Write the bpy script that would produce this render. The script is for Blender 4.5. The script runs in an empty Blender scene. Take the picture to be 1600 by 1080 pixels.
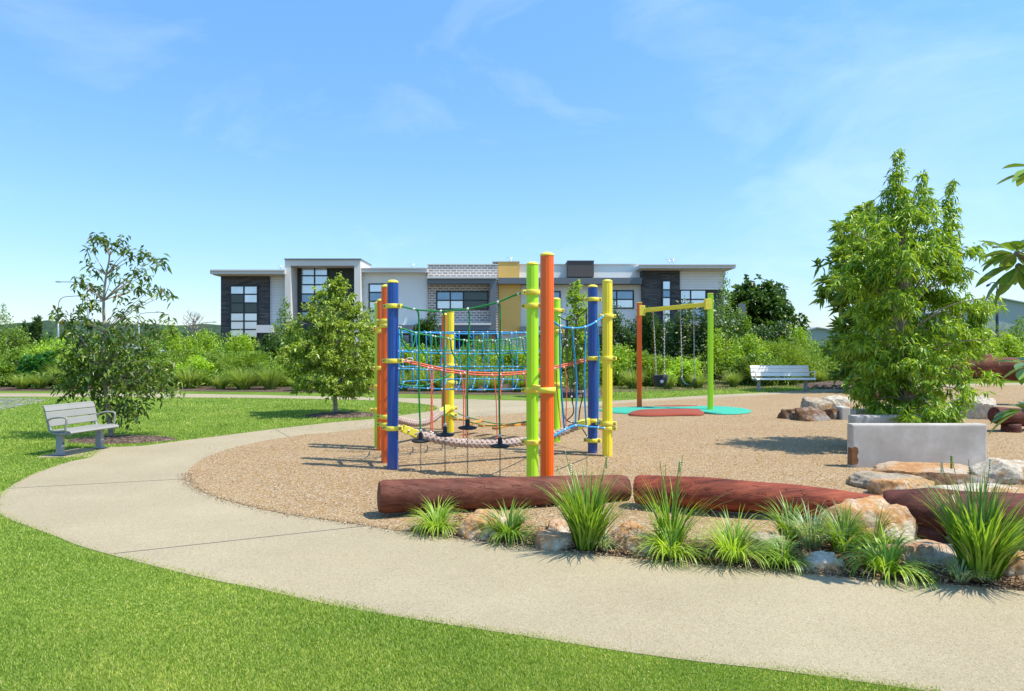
import bpy, bmesh, math, random
import numpy as np
from mathutils import Vector, Matrix, noise
from mathutils.geometry import tessellate_polygon
S = bpy.context.scene; C = S.collection
R = math.radians; PI = math.pi
# ---------------------------------------------------------------- camera
cam = bpy.data.cameras.new('camera'); co = bpy.data.objects.new('camera', cam); C.objects.link(co)
cam.sensor_width = 36; cam.lens = 24; cam.clip_start = 0.05; cam.clip_end = 5000
H = 1.6
co.location = (0, 0, H); co.rotation_euler = (R(90), 0, 0)
S.camera = co
FP = 1600 * 24 / 36.0
# ---------------------------------------------------------------- light
SUN_EL, SUN_AZ = 62, -17          # degrees; azimuth from +X, negative is on the camera's side
sd = Vector((math.cos(R(SUN_EL)) * math.cos(R(SUN_AZ)), math.cos(R(SUN_EL)) * math.sin(R(SUN_AZ)), math.sin(R(SUN_EL))))
sl = bpy.data.lights.new('sun', 'SUN'); so = bpy.data.objects.new('sun', sl); C.objects.link(so)
sl.energy = 4.0; sl.angle = R(0.5); sl.color = (1, .955, .88)
so.rotation_euler = sd.to_track_quat('Z', 'Y').to_euler(); so.location = sd * 60
w = bpy.data.worlds.new('World'); S.world = w; w.use_nodes = True
nt = w.node_tree; N = nt.nodes; L = nt.links
N.clear()
out = N.new('ShaderNodeOutputWorld'); bg = N.new('ShaderNodeBackground'); sky = N.new('ShaderNodeTexSky')
sky.sky_type = 'NISHITA'; sky.sun_disc = False; sky.sun_elevation = R(SUN_EL); sky.sun_rotation = R(90 - SUN_AZ)
sky.air_density = 1.0; sky.dust_density = 0.3; sky.ozone_density = 1.6; sky.altitude = 30
bg.inputs[1].default_value = 0.15
tc = N.new('ShaderNodeTexCoord'); mp = N.new('ShaderNodeMapping'); mp.inputs['Scale'].default_value = (1.5, 1.5, 3.0)
mp.inputs['Location'].default_value = (7.3, 2.4, .9); mp.inputs['Rotation'].default_value = (0, R(-18), 0)
n1 = N.new('ShaderNodeTexNoise'); n1.inputs['Scale'].default_value = 2.3; n1.inputs['Detail'].default_value = 9; n1.inputs['Roughness'].default_value = .58
n1.inputs['Distortion'].default_value = .5
vd = N.new('ShaderNodeVectorMath'); vd.operation = 'DOT_PRODUCT'; vd.inputs[1].default_value = (.53, .83, .14); L.new(tc.outputs['Generated'], vd.inputs[0])
hr = N.new('ShaderNodeMapRange'); hr.interpolation_type = 'SMOOTHSTEP'; hr.inputs['From Min'].default_value = .93; hr.inputs['From Max'].default_value = 1.0; hr.inputs['To Max'].default_value = .20; L.new(vd.outputs['Value'], hr.inputs['Value'])
ad = N.new('ShaderNodeMath'); ad.operation = 'ADD'; L.new(n1.outputs[0], ad.inputs[0]); L.new(hr.outputs[0], ad.inputs[1])
rp = N.new('ShaderNodeValToRGB'); rp.color_ramp.elements[0].position = .57; rp.color_ramp.elements[1].position = .80
rp.color_ramp.elements[1].color = (.14, .14, .14, 1)
mx = N.new('ShaderNodeMixRGB'); mx.inputs[2].default_value = (6.6, 7.1, 7.6, 1)
L.new(tc.outputs['Generated'], mp.inputs[0]); L.new(mp.outputs[0], n1.inputs['Vector']); L.new(ad.outputs[0], rp.inputs[0])
hs = N.new('ShaderNodeHueSaturation'); hs.inputs['Saturation'].default_value = 1.15; hs.inputs['Value'].default_value = 1.0
sx = N.new('ShaderNodeSeparateXYZ'); L.new(tc.outputs['Generated'], sx.inputs[0])
er = N.new('ShaderNodeValToRGB'); er.color_ramp.elements[0].position = .0; er.color_ramp.elements[0].color = (.53, .58, .72, 1); er.color_ramp.elements[1].position = .55; er.color_ramp.elements[1].color = (1.16, 1.28, 1.28, 1)
e3 = er.color_ramp.elements.new(.18); e3.color = (.83, .89, .96, 1); L.new(sx.outputs[2], er.inputs[0])
tm = N.new('ShaderNodeMixRGB'); tm.blend_type = 'MULTIPLY'; tm.inputs[0].default_value = 1; L.new(sky.outputs[0], tm.inputs[1]); L.new(er.outputs[0], tm.inputs[2])
L.new(tm.outputs[0], hs.inputs['Color'])
L.new(hs.outputs[0], mx.inputs[1]); L.new(rp.outputs[0], mx.inputs[0]); L.new(mx.outputs[0], bg.inputs[0]); L.new(bg.outputs[0], out.inputs[0])
S.view_settings.view_transform = 'Standard'; S.view_settings.look = 'None'; S.view_settings.gamma = 1
S.view_settings.exposure = 0.66
S.cycles.max_bounces = 6; S.cycles.transparent_max_bounces = 4; S.cycles.diffuse_bounces = 3
# ---------------------------------------------------------------- helpers
def W(px, py, Y):
    return Vector(((px - 800) / FP * Y, Y, H - (py - 540) / FP * Y))
def G(px, py):
    Y = H * FP / (py - 540); return Vector(((px - 800) / FP * Y, Y, 0))
def PL(px, py, A, B):            # the point seen at a pixel, on the upright plane through posts A and B
    t = (px - 800) / FP; dx, dy = B[0] - A[0], B[1] - A[1]
    Y = (A[0] * dy - A[1] * dx) / (t * dy - dx)
    return W(px, py, Y)
def newobj(name, me, parent=None, mats=None):
    o = bpy.data.objects.new(name, me); C.objects.link(o)
    if parent is not None: o.parent = parent
    for m in (mats or []): me.materials.append(m)
    return o
def tag(o, label=None, cat=None, group=None, kind=None):
    if label: o['label'] = label
    if cat: o['category'] = cat
    if group: o['group'] = group
    if kind: o['kind'] = kind
    return o
def empty(name, loc=(0, 0, 0), rz=0, **k):
    o = bpy.data.objects.new(name, None); C.objects.link(o); o.location = loc; o.rotation_euler = (0, 0, rz)
    o.empty_display_size = .2
    return tag(o, **k)
def npmesh(name, V, F, mats, parent=None, idx=None, smooth=False):
    V = np.asarray(V, dtype=np.float32); F = np.asarray(F, dtype=np.int32); k = F.shape[1]
    me = bpy.data.meshes.new(name); me.vertices.add(len(V)); me.vertices.foreach_set('co', V.ravel())
    me.loops.add(F.size); me.loops.foreach_set('vertex_index', F.ravel())
    me.polygons.add(len(F)); me.polygons.foreach_set('loop_start', np.arange(0, F.size, k, dtype=np.int32))
    try: me.polygons.foreach_set('loop_total', np.full(len(F), k, dtype=np.int32))
    except Exception: pass
    if idx is not None: me.polygons.foreach_set('material_index', np.asarray(idx, dtype=np.int32))
    if smooth: me.polygons.foreach_set('use_smooth', np.ones(len(F), dtype=bool))
    me.update(calc_edges=True); me.validate()
    return newobj(name, me, parent, mats)
class MB:
    def __init__(s): s.v = []; s.f = []; s.m = []; s.sm = []
    def add(s, V, F, mi=0, sm=False):
        b = len(s.v); s.v += [tuple(x) for x in V]; s.f += [tuple(i + b for i in f) for f in F]
        s.m += [mi] * len(F); s.sm += [sm] * len(F); return s
    def box(s, x0, x1, y0, y1, z0, z1, mi=0, M=None, bev=0):
        if bev > 0:
            bm = bmesh.new(); bmesh.ops.create_cube(bm, size=1)
            for v in bm.verts: v.co = Vector(((x0 + x1) / 2 + v.co.x * (x1 - x0), (y0 + y1) / 2 + v.co.y * (y1 - y0), (z0 + z1) / 2 + v.co.z * (z1 - z0)))
            bmesh.ops.bevel(bm, geom=bm.edges[:], offset=bev, segments=2, affect='EDGES', profile=.6)
            V = [v.co.copy() for v in bm.verts]; bm.verts.index_update(); F = [[v.index for v in f.verts] for f in bm.faces]; bm.free()
        else:
            V = [Vector((x, y, z)) for z in (z0, z1) for y in (y0, y1) for x in (x0, x1)]
            F = [(0, 2, 3, 1), (4, 5, 7, 6), (0, 1, 5, 4), (2, 6, 7, 3), (0, 4, 6, 2), (1, 3, 7, 5)]
        if M is not None: V = [M @ v for v in V]
        return s.add(V, F, mi)
    def tube(s, P, r, n=8, mi=0, caps=True, sm=True, fl=1.0):
        P = [Vector(p) for p in P]; rr = r if hasattr(r, '__len__') else [r] * len(P)
        V = []; F = []; up = None
        for i, p in enumerate(P):
            d = (P[min(i + 1, len(P) - 1)] - P[max(i - 1, 0)])
            if d.length < 1e-9: d = Vector((0, 0, 1))
            d.normalize()
            if up is None: up = Vector((0, 0, 1)) if abs(d.z) < .9 else Vector((0, 1, 0))
            a = d.cross(up)
            if a.length < 1e-4: a = d.cross(Vector((1, 0, 0)))
            a.normalize(); b = a.cross(d).normalized(); up = b
            for k in range(n):
                t = 2 * PI * k / n; V.append(p + a * (math.cos(t) * rr[i]) + b * (math.sin(t) * rr[i] * fl))
        for i in range(len(P) - 1):
            for k in range(n):
                k2 = (k + 1) % n; F.append((i * n + k2, i * n + k, (i + 1) * n + k, (i + 1) * n + k2))
        s.add(V, F, mi, sm)
        if caps:
            b = len(s.v) - len(V)
            s.f.append(tuple(b + k for k in range(n))); s.m.append(mi); s.sm.append(False)
            e = b + (len(P) - 1) * n; s.f.append(tuple(e + k for k in range(n - 1, -1, -1))); s.m.append(mi); s.sm.append(False)
        return s
    def lathe(s, prof, c=(0, 0, 0), n=20, mi=0, sm=True, M=None):
        V = []; F = []
        for (r, z) in prof:
            for k in range(n):
                t = 2 * PI * k / n; V.append(Vector((c[0] + r * math.cos(t), c[1] + r * math.sin(t), c[2] + z)))
        for i in range(len(prof) - 1):
            for k in range(n):
                k2 = (k + 1) % n; F.append((i * n + k, i * n + k2, (i + 1) * n + k2, (i + 1) * n + k))
        F.append(tuple(range(n - 1, -1, -1))); F.append(tuple((len(prof) - 1) * n + k for k in range(n)))
        if M is not None: V = [M @ v for v in V]
        return s.add(V, F, mi, sm)
    def ball(s, c, r, mi=0, n=8):
        prof = [(r * math.sin(PI * i / 6) + 1e-5, -r * math.cos(PI * i / 6)) for i in range(7)]
        return s.lathe(prof, c, n, mi)
    def build(s, name, mats, parent=None):
        me = bpy.data.meshes.new(name); me.from_pydata(s.v, [], s.f)
        me.polygons.foreach_set('material_index', s.m); me.polygons.foreach_set('use_smooth', s.sm); me.update()
        return newobj(name, me, parent, mats if isinstance(mats, (list, tuple)) else [mats])
def cr(P, n=8, closed=False):     # Catmull-Rom through the points
    P = [Vector(p) for p in P]; o = []; m = len(P)
    rng = range(m) if closed else range(m - 1)
    for i in rng:
        if closed: a, b, c, d = P[(i - 1) % m], P[i], P[(i + 1) % m], P[(i + 2) % m]
        else: a, b, c, d = P[max(i - 1, 0)], P[i], P[i + 1], P[min(i + 2, m - 1)]
        for k in range(n):
            t = k / n; o.append(.5 * ((2 * b) + (c - a) * t + (2 * a - 5 * b + 4 * c - d) * t * t + (3 * b - a - 3 * c + d) * t ** 3))
    if not closed: o.append(P[-1])
    return o
# ---------------------------------------------------------------- materials
def base_mat(name):
    m = bpy.data.materials.new(name); m.use_nodes = True; n = m.node_tree
    b = n.nodes['Principled BSDF']; return m, n, b
def ramp(n, fac, stops):
    r = n.nodes.new('ShaderNodeValToRGB'); e = r.color_ramp.elements
    while len(e) < len(stops): e.new(.5)
    for k, (p, c) in enumerate(stops): e[k].position = p; e[k].color = (*c, 1)
    n.links.new(fac, r.inputs[0]); return r.outputs[0]
def coords(n, scale=(1, 1, 1)):
    t = n.nodes.new('ShaderNodeTexCoord'); m = n.nodes.new('ShaderNodeMapping'); m.inputs['Scale'].default_value = scale
    n.links.new(t.outputs['Object'], m.inputs[0]); return m.outputs[0]
def tex(n, v, scale, detail=4, rough=.55, kind='noise', out=0):
    if kind == 'noise':
        t = n.nodes.new('ShaderNodeTexNoise'); t.inputs['Detail'].default_value = detail; t.inputs['Roughness'].default_value = rough
    else:
        t = n.nodes.new('ShaderNodeTexVoronoi')
    t.inputs['Scale'].default_value = scale; n.links.new(v, t.inputs['Vector']); return t.outputs[out]
def bump(n, b, h, st=.3, dist=.02):
    k = n.nodes.new('ShaderNodeBump'); k.inputs['Strength'].default_value = st; k.inputs['Distance'].default_value = dist
    n.links.new(h, k.inputs['Height']); n.links.new(k.outputs[0], b.inputs['Normal'])
def mixc(n, f, a, b, mode='MIX'):
    m = n.nodes.new('ShaderNodeMixRGB'); m.blend_type = mode
    for i, x in enumerate((f, a, b)):
        if isinstance(x, (int, float)): m.inputs[i].default_value = x
        elif isinstance(x, tuple): m.inputs[i].default_value = (*x, 1)
        else: n.links.new(x, m.inputs[i])
    return m.outputs[0]
def simple(name, col, rough=.5, var=.12, vs=6, bs=.0, bscale=60, metal=0, coat=0, spec=.5):
    m, n, b = base_mat(name); v = coords(n)
    lo = tuple(c * (1 - var) for c in col); hi = tuple(min(1, c * (1 + var)) for c in col)
    n.links.new(ramp(n, tex(n, v, vs), [(.3, lo), (.7, hi)]), b.inputs['Base Color'])
    b.inputs['Roughness'].default_value = rough; b.inputs['Metallic'].default_value = metal
    b.inputs['Specular IOR Level'].default_value = spec; b.inputs['Coat Weight'].default_value = coat
    if bs: bump(n, b, tex(n, v, bscale, 5), bs, .01)
    return m
def leafmat(name, a, b_, tr=.35, rough=.45, spec=.4, third=None):
    m, n, b = base_mat(name); g = n.nodes.new('ShaderNodeNewGeometry')
    st = [(0, a), (1, b_)] if third is None else [(0, a), (.82, b_), (.93, b_), (1, third)]
    c = ramp(n, g.outputs['Random Per Island'], st)
    n.links.new(c, b.inputs['Base Color']); b.inputs['Roughness'].default_value = rough; b.inputs['Specular IOR Level'].default_value = spec
    t = n.nodes.new('ShaderNodeBsdfTranslucent'); mx = n.nodes.new('ShaderNodeMixShader'); mx.inputs[0].default_value = tr
    c2 = mixc(n, 1.0, c, (1.35, 1.25, .55), 'MULTIPLY'); n.links.new(c2, t.inputs[0])
    o = n.nodes['Material Output']; n.links.new(b.outputs[0], mx.inputs[1]); n.links.new(t.outputs[0], mx.inputs[2]); n.links.new(mx.outputs[0], o.inputs[0])
    return m
M = {}
# gravel-like surfaces
def speckle(name, stops, sc, patch, bs=.5, bd=.01, patchf=.35, sc2=None):
    m, n, b = base_mat(name); v = coords(n)
    vor = n.nodes.new('ShaderNodeTexVoronoi'); vor.inputs['Scale'].default_value = sc; n.links.new(v, vor.inputs['Vector'])
    sp = n.nodes.new('ShaderNodeSeparateColor'); n.links.new(vor.outputs['Color'], sp.inputs[0])
    c = ramp(n, sp.outputs[0], stops)
    pn = ramp(n, tex(n, v, .9, 6, .6), [(.3, patch[0]), (.7, patch[1])])
    c = mixc(n, patchf, c, pn)
    lo_ = sc2 or .78
    fine = ramp(n, tex(n, v, sc * .22, 5, .7), [(.3, (lo_,) * 3), (.7, (2 - lo_ - .06,) * 3)])
    c = mixc(n, 1.0, c, fine, 'MULTIPLY')
    n.links.new(c, b.inputs['Base Color']); b.inputs['Roughness'].default_value = .9; b.inputs['Specular IOR Level'].default_value = .2
    bump(n, b, vor.outputs['Distance'], bs, bd)
    return m
M['gravel'] = speckle('gravel_mat', [(0, (.06, .045, .03)), (.2, (.27, .14, .042)), (.5, (.36, .225, .085)), (.75, (.45, .335, .19)), (.9, (.60, .53, .44)), (1, (.20, .19, .18))], 75, ((.285, .165, .06), (.345, .24, .12)), .6, .008, .40, .88)
M['path'] = speckle('path_mat', [(0, (.06, .05, .04)), (.12, (.20, .15, .09)), (.25, (.33, .27, .16)), (.6, (.385, .325, .20)), (.84, (.42, .35, .23)), (.94, (.56, .50, .38)), (1, (.25, .10, .05))], 190, ((.365, .30, .185), (.42, .355, .225)), .2, .002, .50, .94)
m_ = M['path']; n_ = m_.node_tree; b_ = n_.nodes['Principled BSDF']; src = b_.inputs['Base Color'].links[0].from_socket
n_.links.new(mixc(n_, 1, src, ramp(n_, tex(n_, coords(n_), .55, 7, .62), [(.3, (.88, .87, .86)), (.7, (1.07, 1.06, 1.05))]), 'MULTIPLY'), b_.inputs['Base Color'])
M['soil'] = speckle('soil_mat', [(0, (.05, .03, .02)), (.4, (.15, .09, .05)), (.7, (.26, .17, .10)), (1, (.36, .26, .17))], 30, ((.12, .08, .05), (.24, .15, .09)), 1, .03, .4)
M['bark'] = speckle('bark_mulch_mat', [(0, (.05, .035, .025)), (.5, (.13, .08, .055)), (1, (.26, .19, .14))], 24, ((.07, .045, .03), (.13, .09, .06)), 1, .03, .3)
M['riprap'] = speckle('rubble_mat', [(0, (.10, .10, .10)), (.5, (.22, .22, .21)), (1, (.38, .37, .34))], 9, ((.12, .13, .12), (.25, .25, .22)), 1, .1, .3)
def lawn_mat():
    m, n, b = base_mat('lawn_mat'); v = coords(n)
    c = ramp(n, tex(n, v, .45, 6, .6), [(.32, (.11, .185, .02)), (.52, (.15, .24, .032)), (.7, (.22, .28, .055))])
    f = ramp(n, tex(n, v, 45, 4, .7), [(.3, (.6, .62, .55)), (.7, (1.25, 1.22, 1.2))])
    n.links.new(mixc(n, 1.0, c, f, 'MULTIPLY'), b.inputs['Base Color']); b.inputs['Roughness'].default_value = .95; b.inputs['Specular IOR Level'].default_value = .1
    bump(n, b, tex(n, v, 60, 3), .8, .03); return m
M['lawn'] = lawn_mat()
def patch_leaf(m, sc, lo, hi):
    n = m.node_tree; b = n.nodes['Principled BSDF']; src = b.inputs['Base Color'].links[0].from_socket
    f = ramp(n, tex(n, coords(n), sc, 6, .6), [(.34, lo), (.66, hi)]); c = mixc(n, 1.0, src, f, 'MULTIPLY'); n.links.new(c, b.inputs['Base Color'])
    for q in n.nodes:
        if q.type == 'BSDF_TRANSLUCENT': n.links.new(mixc(n, 1.0, c, (1.35, 1.25, .55), 'MULTIPLY'), q.inputs[0])
    return m
M['blade'] = leafmat('grass_blade_mat', (.10, .225, .018), (.46, .55, .12), .38, .6, .2, (.66, .60, .34))
patch_leaf(M['blade'], .8, (.84, .92, .80), (1.32, 1.20, 1.2))
M['orange'] = simple('orange_paint', (.86, .125, .006), .38, .05, 2, .03, 80)
M['lime'] = simple('lime_paint', (.42, .76, .015), .38, .05, 2, .03, 80)
M['blue'] = simple('blue_paint', (.012, .065, .29), .36, .08, 2, .03, 80)
M['yellow'] = simple('yellow_paint', (.84, .66, .03), .34, .05, 2, .03, 80)
for k_ in ('orange', 'lime', 'blue', 'yellow'):
    m_ = M[k_]; n_ = m_.node_tree; b_ = n_.nodes['Principled BSDF']; src = b_.inputs['Base Color'].links[0].from_socket
    t_ = n_.nodes.new('ShaderNodeTexCoord'); z_ = n_.nodes.new('ShaderNodeSeparateXYZ'); n_.links.new(t_.outputs['Object'], z_.inputs[0])
    d_ = ramp(n_, z_.outputs[2], [(0, (.55, .55, .55)), (.07, (.28, .28, .28)), (.22, (0, 0, 0))]); sp_ = ramp(n_, tex(n_, coords(n_, (1, 1, .35)), 14, 6, .7), [(.42, (0, 0, 0)), (.75, (1, 1, 1))])
    f_ = mixc(n_, 1, d_, sp_, 'MULTIPLY'); sc_ = ramp(n_, tex(n_, coords(n_, (1, 1, .3)), 23, 5, .75), [(.66, (0, 0, 0)), (.72, (.22, .22, .22))]); f2 = mixc(n_, 1, f_, sc_, 'ADD')
    n_.links.new(mixc(n_, f2, src, (.40, .31, .21)), b_.inputs['Base Color'])
M['clamp'] = simple('clamp_paint', (.80, .66, .06), .45, .10, 18, .25, 40)
M['bolt'] = simple('bolt_steel', (.22, .21, .20), .35, .1, 8, 0, 60, .9)
M['steel'] = simple('galvanised_steel', (.55, .56, .57), .35, .12, 8, 0, 60, .8)
M['rope_green'] = simple('green_rope', (.015, .24, .055), .7, .15, 40, .5, 150)
M['rope_blue'] = simple('blue_rope', (.015, .25, .50), .7, .15, 40, .5, 150)
M['rope_red'] = simple('red_rope', (.72, .13, .06), .7, .15, 40, .5, 150)
M['rope_black'] = simple('black_rope', (.025, .022, .022), .7, .15, 40, .5, 150)
M['clip'] = simple('white_clip', (.66, .63, .60), .4, .1, 8)
M['hawser'] = simple('hawser_rope', (.42, .315, .26), .85, .22, 20, .6, 120)
M['rubber'] = simple('black_rubber', (.014, .015, .015), .65, .1, 8)
M['plank'] = simple('orange_plank', (.62, .27, .05), .6, .2, 10, .2, 40)
M['teal'] = simple('teal_rubber', (.035, .36, .235), .85, .15, 30, .4, 160)
M['redrub'] = simple('red_rubber', (.27, .05, .022), .9, .15, 30, .4, 160)
M['bench'] = simple('silver_bench_paint', (.29, .28, .24), .4, .05, 3, .02, 90, 0)
M['bench_sunlit'] = simple('sun_brightened_bench_paint', (.85, .80, .70), .4, .05, 3, .02, 90, 0)  # far bench: the sun's brightness on it is painted into this pale colour
M['benchleg'] = simple('bench_leg_paint', (.27, .29, .31), .45, .06, 3, .02, 90, 0)
M['white'] = simple('white_paint', (.72, .72, .70), .5, .04, 2)
M['chain'] = simple('chain_steel', (.50, .47, .43), .4, .15, 30, 0, 60, .6)
def wood_mat(name, cols, sc=(1, 14, 14)):
    m, n, b = base_mat(name); v = coords(n, sc)
    c = ramp(n, tex(n, v, 1.3, 8, .65), [(.28, cols[0]), (.5, cols[1]), (.72, cols[2])])
    v2 = coords(n); st = ramp(n, tex(n, v2, 1.6, 4, .6), [(.35, (.62, .60, .62)), (.65, (1.2, 1.15, 1.1))])
    n.links.new(mixc(n, 1, c, st, 'MULTIPLY'), b.inputs['Base Color']); b.inputs['Roughness'].default_value = .68; b.inputs['Specular IOR Level'].default_value = .22
    cv = coords(n, (.16, 15, 15)); ck = ramp(n, tex(n, cv, 1.0, 2.5, .5), [(.0, (1, 1, 1)), (.565, (1, 1, 1)), (.575, (.30, .27, .26)), (.585, (1, 1, 1))])
    src = b.inputs['Base Color'].links[0].from_socket; n.links.new(mixc(n, 1, src, ck, 'MULTIPLY'), b.inputs['Base Color'])
    hgt_ = mixc(n, .6, tex(n, v, 3.0, 8, .7), ck); bump(n, b, hgt_, .7, .014); return m
M['log1'] = wood_mat('log_brown_stain', [(.085, .026, .014), (.165, .054, .030), (.24, .092, .056)])
M['log2'] = wood_mat('log_red_stain', [(.08, .022, .013), (.26, .058, .028), (.42, .11, .05)])
M['log3'] = wood_mat('log_dark_stain', [(.06, .019, .012), (.13, .040, .025), (.20, .07, .045)])
def rock_mat(name, a, b_, c_, sc=3.0):
    m, n, b = base_mat(name); v = coords(n)
    o = ramp(n, tex(n, v, sc, 8, .62), [(.36, a), (.48, b_), (.6, c_)])
    f = ramp(n, tex(n, v, 22, 6, .7), [(.3, (.62, .60, .58)), (.65, (1.12, 1.12, 1.12))])
    n.links.new(mixc(n, 1, o, f, 'MULTIPLY'), b.inputs['Base Color']); b.inputs['Roughness'].default_value = .9; b.inputs['Specular IOR Level'].default_value = .2
    bump(n, b, tex(n, v, 12, 8, .7), .8, .05); return m
M['rockO'] = rock_mat('orange_white_rock', (.56, .49, .38), (.54, .27, .09), (.64, .56, .43), 3.0)
M['rockD'] = rock_mat('brown_rock', (.09, .05, .03), (.22, .12, .06), (.32, .28, .24), 3)
M['rockG'] = rock_mat('grey_rock', (.28, .21, .13), (.42, .36, .27), (.50, .29, .12), 3)
M['rockS'] = rock_mat('tan_slab_rock', (.42, .20, .08), (.52, .30, .14), (.50, .42, .32), 2.2)
M['rockW'] = rock_mat('pale_rock', (.50, .42, .29), (.60, .54, .43), (.48, .30, .14), 3)
M['rockR'] = rock_mat('pink_rock', (.48, .21, .10), (.58, .37, .21), (.60, .52, .40), 4)
def concrete():
    m, n, b = base_mat('concrete_mat'); v = coords(n)
    c = ramp(n, tex(n, v, 2.2, 8, .6), [(.3, (.37, .32, .26)), (.5, (.46, .415, .355)), (.72, (.62, .575, .50))])
    n.links.new(c, b.inputs['Base Color']); b.inputs['Roughness'].default_value = .8; bump(n, b, tex(n, v, 40, 6), .15, .01); return m
M['concrete'] = concrete()
# ---------------------------------------------------------------- ground sheets
def sheet(name, pts, z, mat, thick=0.0, closed=True, n=5, parent=None, smooth_curve=True):
    P = cr(pts, n, True) if smooth_curve else [Vector(p) for p in pts]
    P = [Vector((p.x, p.y, z)) for p in P]
    F = [list(t) for t in tessellate_polygon([P])]
    b = MB(); b.add(P, F)
    if thick:
        k = len(P); V = P + [Vector((p.x, p.y, z - thick)) for p in P]; b.add(V, [(i, (i + 1) % k, (i + 1) % k + k, i + k) for i in range(k)])
    me_o = b.build(name, mat, parent)
    for p in me_o.data.polygons:
        if len(p.vertices) == 3 and p.normal.z < 0: p.flip()
    return me_o
gb = MB(); gb.add([(-1500, -30, 0), (1500, -30, 0), (1500, 2500, 0), (-1500, 2500, 0)], [(0, 1, 2, 3)])
tag(gb.build('ground', M['lawn']), kind='structure')
low = [(1432, 1079), (1350, 1067), (1200, 1047), (1100, 1036), (1000, 1023), (900, 1008), (800, 992), (700, 977), (600, 961), (500, 943), (400, 920), (346, 910), (267, 892), (170, 867), (120, 852), (85, 838), (22, 815), (0, 803), (-10, 790), (-8, 781), (0, 773), (20, 758), (53, 741), (105, 723), (142, 714.5), (163, 700.5), (223, 697), (300, 687), (356, 680), (440, 669.5), (524, 660), (588, 654.5), (650, 646), (682, 640.5), (676, 634), (640, 630), (588, 626), (450, 623), (320, 621.5), (150, 620.3), (0, 620), (-400, 620)]
upp = [(-400, 615), (0, 615), (150, 615.2), (320, 616), (588, 621.5), (700, 623.5), (800, 626), (880, 627.5), (956, 626.6), (1106, 618), (1200, 613.5), (1300, 608), (1500, 600.5), (1600, 598)]
V3 = lambda x, y: Vector((x, y, 0))
path_pts = [V3(9, .9), V3(5, 2.15)] + [G(*p) for p in low] + [G(*p) for p in upp] + [V3(34, 34), V3(40, 20), V3(30, 3)]
tag(sheet('path', path_pts, .005, M['path'], .02), kind='structure')
grav_px = [(293, 742), (295, 752), (303, 762), (330, 775), (370, 787), (430, 801), (500, 812), (570, 822), (646, 834), (729, 844), (835, 857), (944, 869), (1100, 884), (1229, 894), (1350, 906), (1600, 925)]
grav_top = [(1600, 602.5), (1500, 604.5), (1400, 608), (1300, 612.5), (1200, 617.5), (1104, 622.5), (1005, 628), (935, 634), (867, 640), (823, 645), (740, 652), (660, 659), (622, 663), (590, 668), (540, 674), (480, 679.5), (440, 685), (400, 692), (360, 702), (330, 712), (310, 722), (297, 733)]
tag(sheet('gravel', [G(*p) for p in grav_px] + [V3(6, 3.6), V3(22, 4), V3(30, 26)] + [G(*p) for p in grav_top], .009, M['gravel'], .01), kind='structure')
bed_top = [(1600, 848), (1460, 846), (1280, 850), (1100, 846), (950, 842), (800, 832), (720, 824), (655, 822)]
tag(sheet('garden_bed', [G(*p) for p in grav_px[8:]] + [V3(6, 3.64), V3(6, 4.6)] + [G(*p) for p in bed_top], .013, M['soil']), kind='structure')
tag(sheet('bench_slab', [G(54, 715.5), G(146, 714.5), G(168, 699.5), G(112, 701.5)], .004, M['path'], 0, smooth_curve=False), kind='structure')
def ring(name, c, rx, ry, z, mat, n=26, seed=1, h=0):
    r = random.Random(seed)
    pts = [V3(c[0] + rx * math.cos(2 * PI * k / n) * r.uniform(.9, 1.08), c[1] + ry * math.sin(2 * PI * k / n) * r.uniform(.9, 1.08)) for k in range(n)]
    b = MB(); P = cr(pts, 3, True); k = len(P); V = []; F = []
    for q, (s, dz) in enumerate(((1, 0), (.8, h * .6), (.4, h), (.0, h))):
        for p in P: V.append((c[0] + (p.x - c[0]) * s, c[1] + (p.y - c[1]) * s, z + dz))
    for q in range(3):
        for i in range(k): F.append((q * k + i, q * k + (i + 1) % k, (q + 1) * k + (i + 1) % k, (q + 1) * k + i))
    b.add(V, F, 0, True); return tag(b.build(name, mat), kind='structure')
g = G(190, 688.5); ring('mulch_ring', (g.x - .05, g.y + .05), .92, .48, .006, M['bark'], seed=2, h=.05)
g = G(533, 650); ring('mulch_ring', (g.x + .05, g.y + .1), .85, .62, .006, M['bark'], seed=3, h=.06)
g = G(915, 621); ring('mulch_ring', (g.x, g.y + .6), 1.0, .9, .02, M['bark'], seed=4, h=.14)
g = G(1310, 606); ring('mulch_ring', (g.x, g.y), 1.5, 1.1, .02, M['bark'], seed=5, h=.2)
rp_pts = [G(-300, 621.5), G(0, 622), G(50, 623), G(72, 625), G(55, 630), G(20, 637), G(0, 641), G(-120, 655), G(-300, 662)]
tag(sheet('rubble_bed', rp_pts, .008, M['riprap']), kind='structure')
pathobj = bpy.data.objects['path']
dark = simple('joint_dark_line', (.10, .085, .07), .9)  # plain dark colour of the expansion joint lines
for (a, b_) in (((12, 764), (293, 749)), ((171, 867), (566, 823.5)), ((430, 671.5), (452, 683.5)), ((1106, 618.4), (1118, 622.2)), ((760, 985.5), (1180, 890))):
    if a[0] == 760: continue
    p, q = G(*a), G(*b_); d = (q - p).normalized(); nn = Vector((-d.y, d.x, 0)) * .006
    j = MB(); j.add([p + nn + V3(0, 0), q + nn, q - nn, p - nn], [(0, 1, 2, 3)]); o = j.build('expansion_joint', dark, pathobj); o.location.z = .0065
    if o.data.polygons[0].normal.z < 0: o.data.polygons[0].flip()
# scrubby ground behind the far path
tag(sheet('planting_ground', [V3(-60, 25.6), G(0, 611.5), G(300, 611.5), G(588, 615), G(800, 617), G(930, 614), G(1150, 608), G(1300, 602), G(1600, 591), V3(60, 38), V3(60, 55), V3(-60, 55)], .006, M['bark'], n=3), kind='structure')
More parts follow.
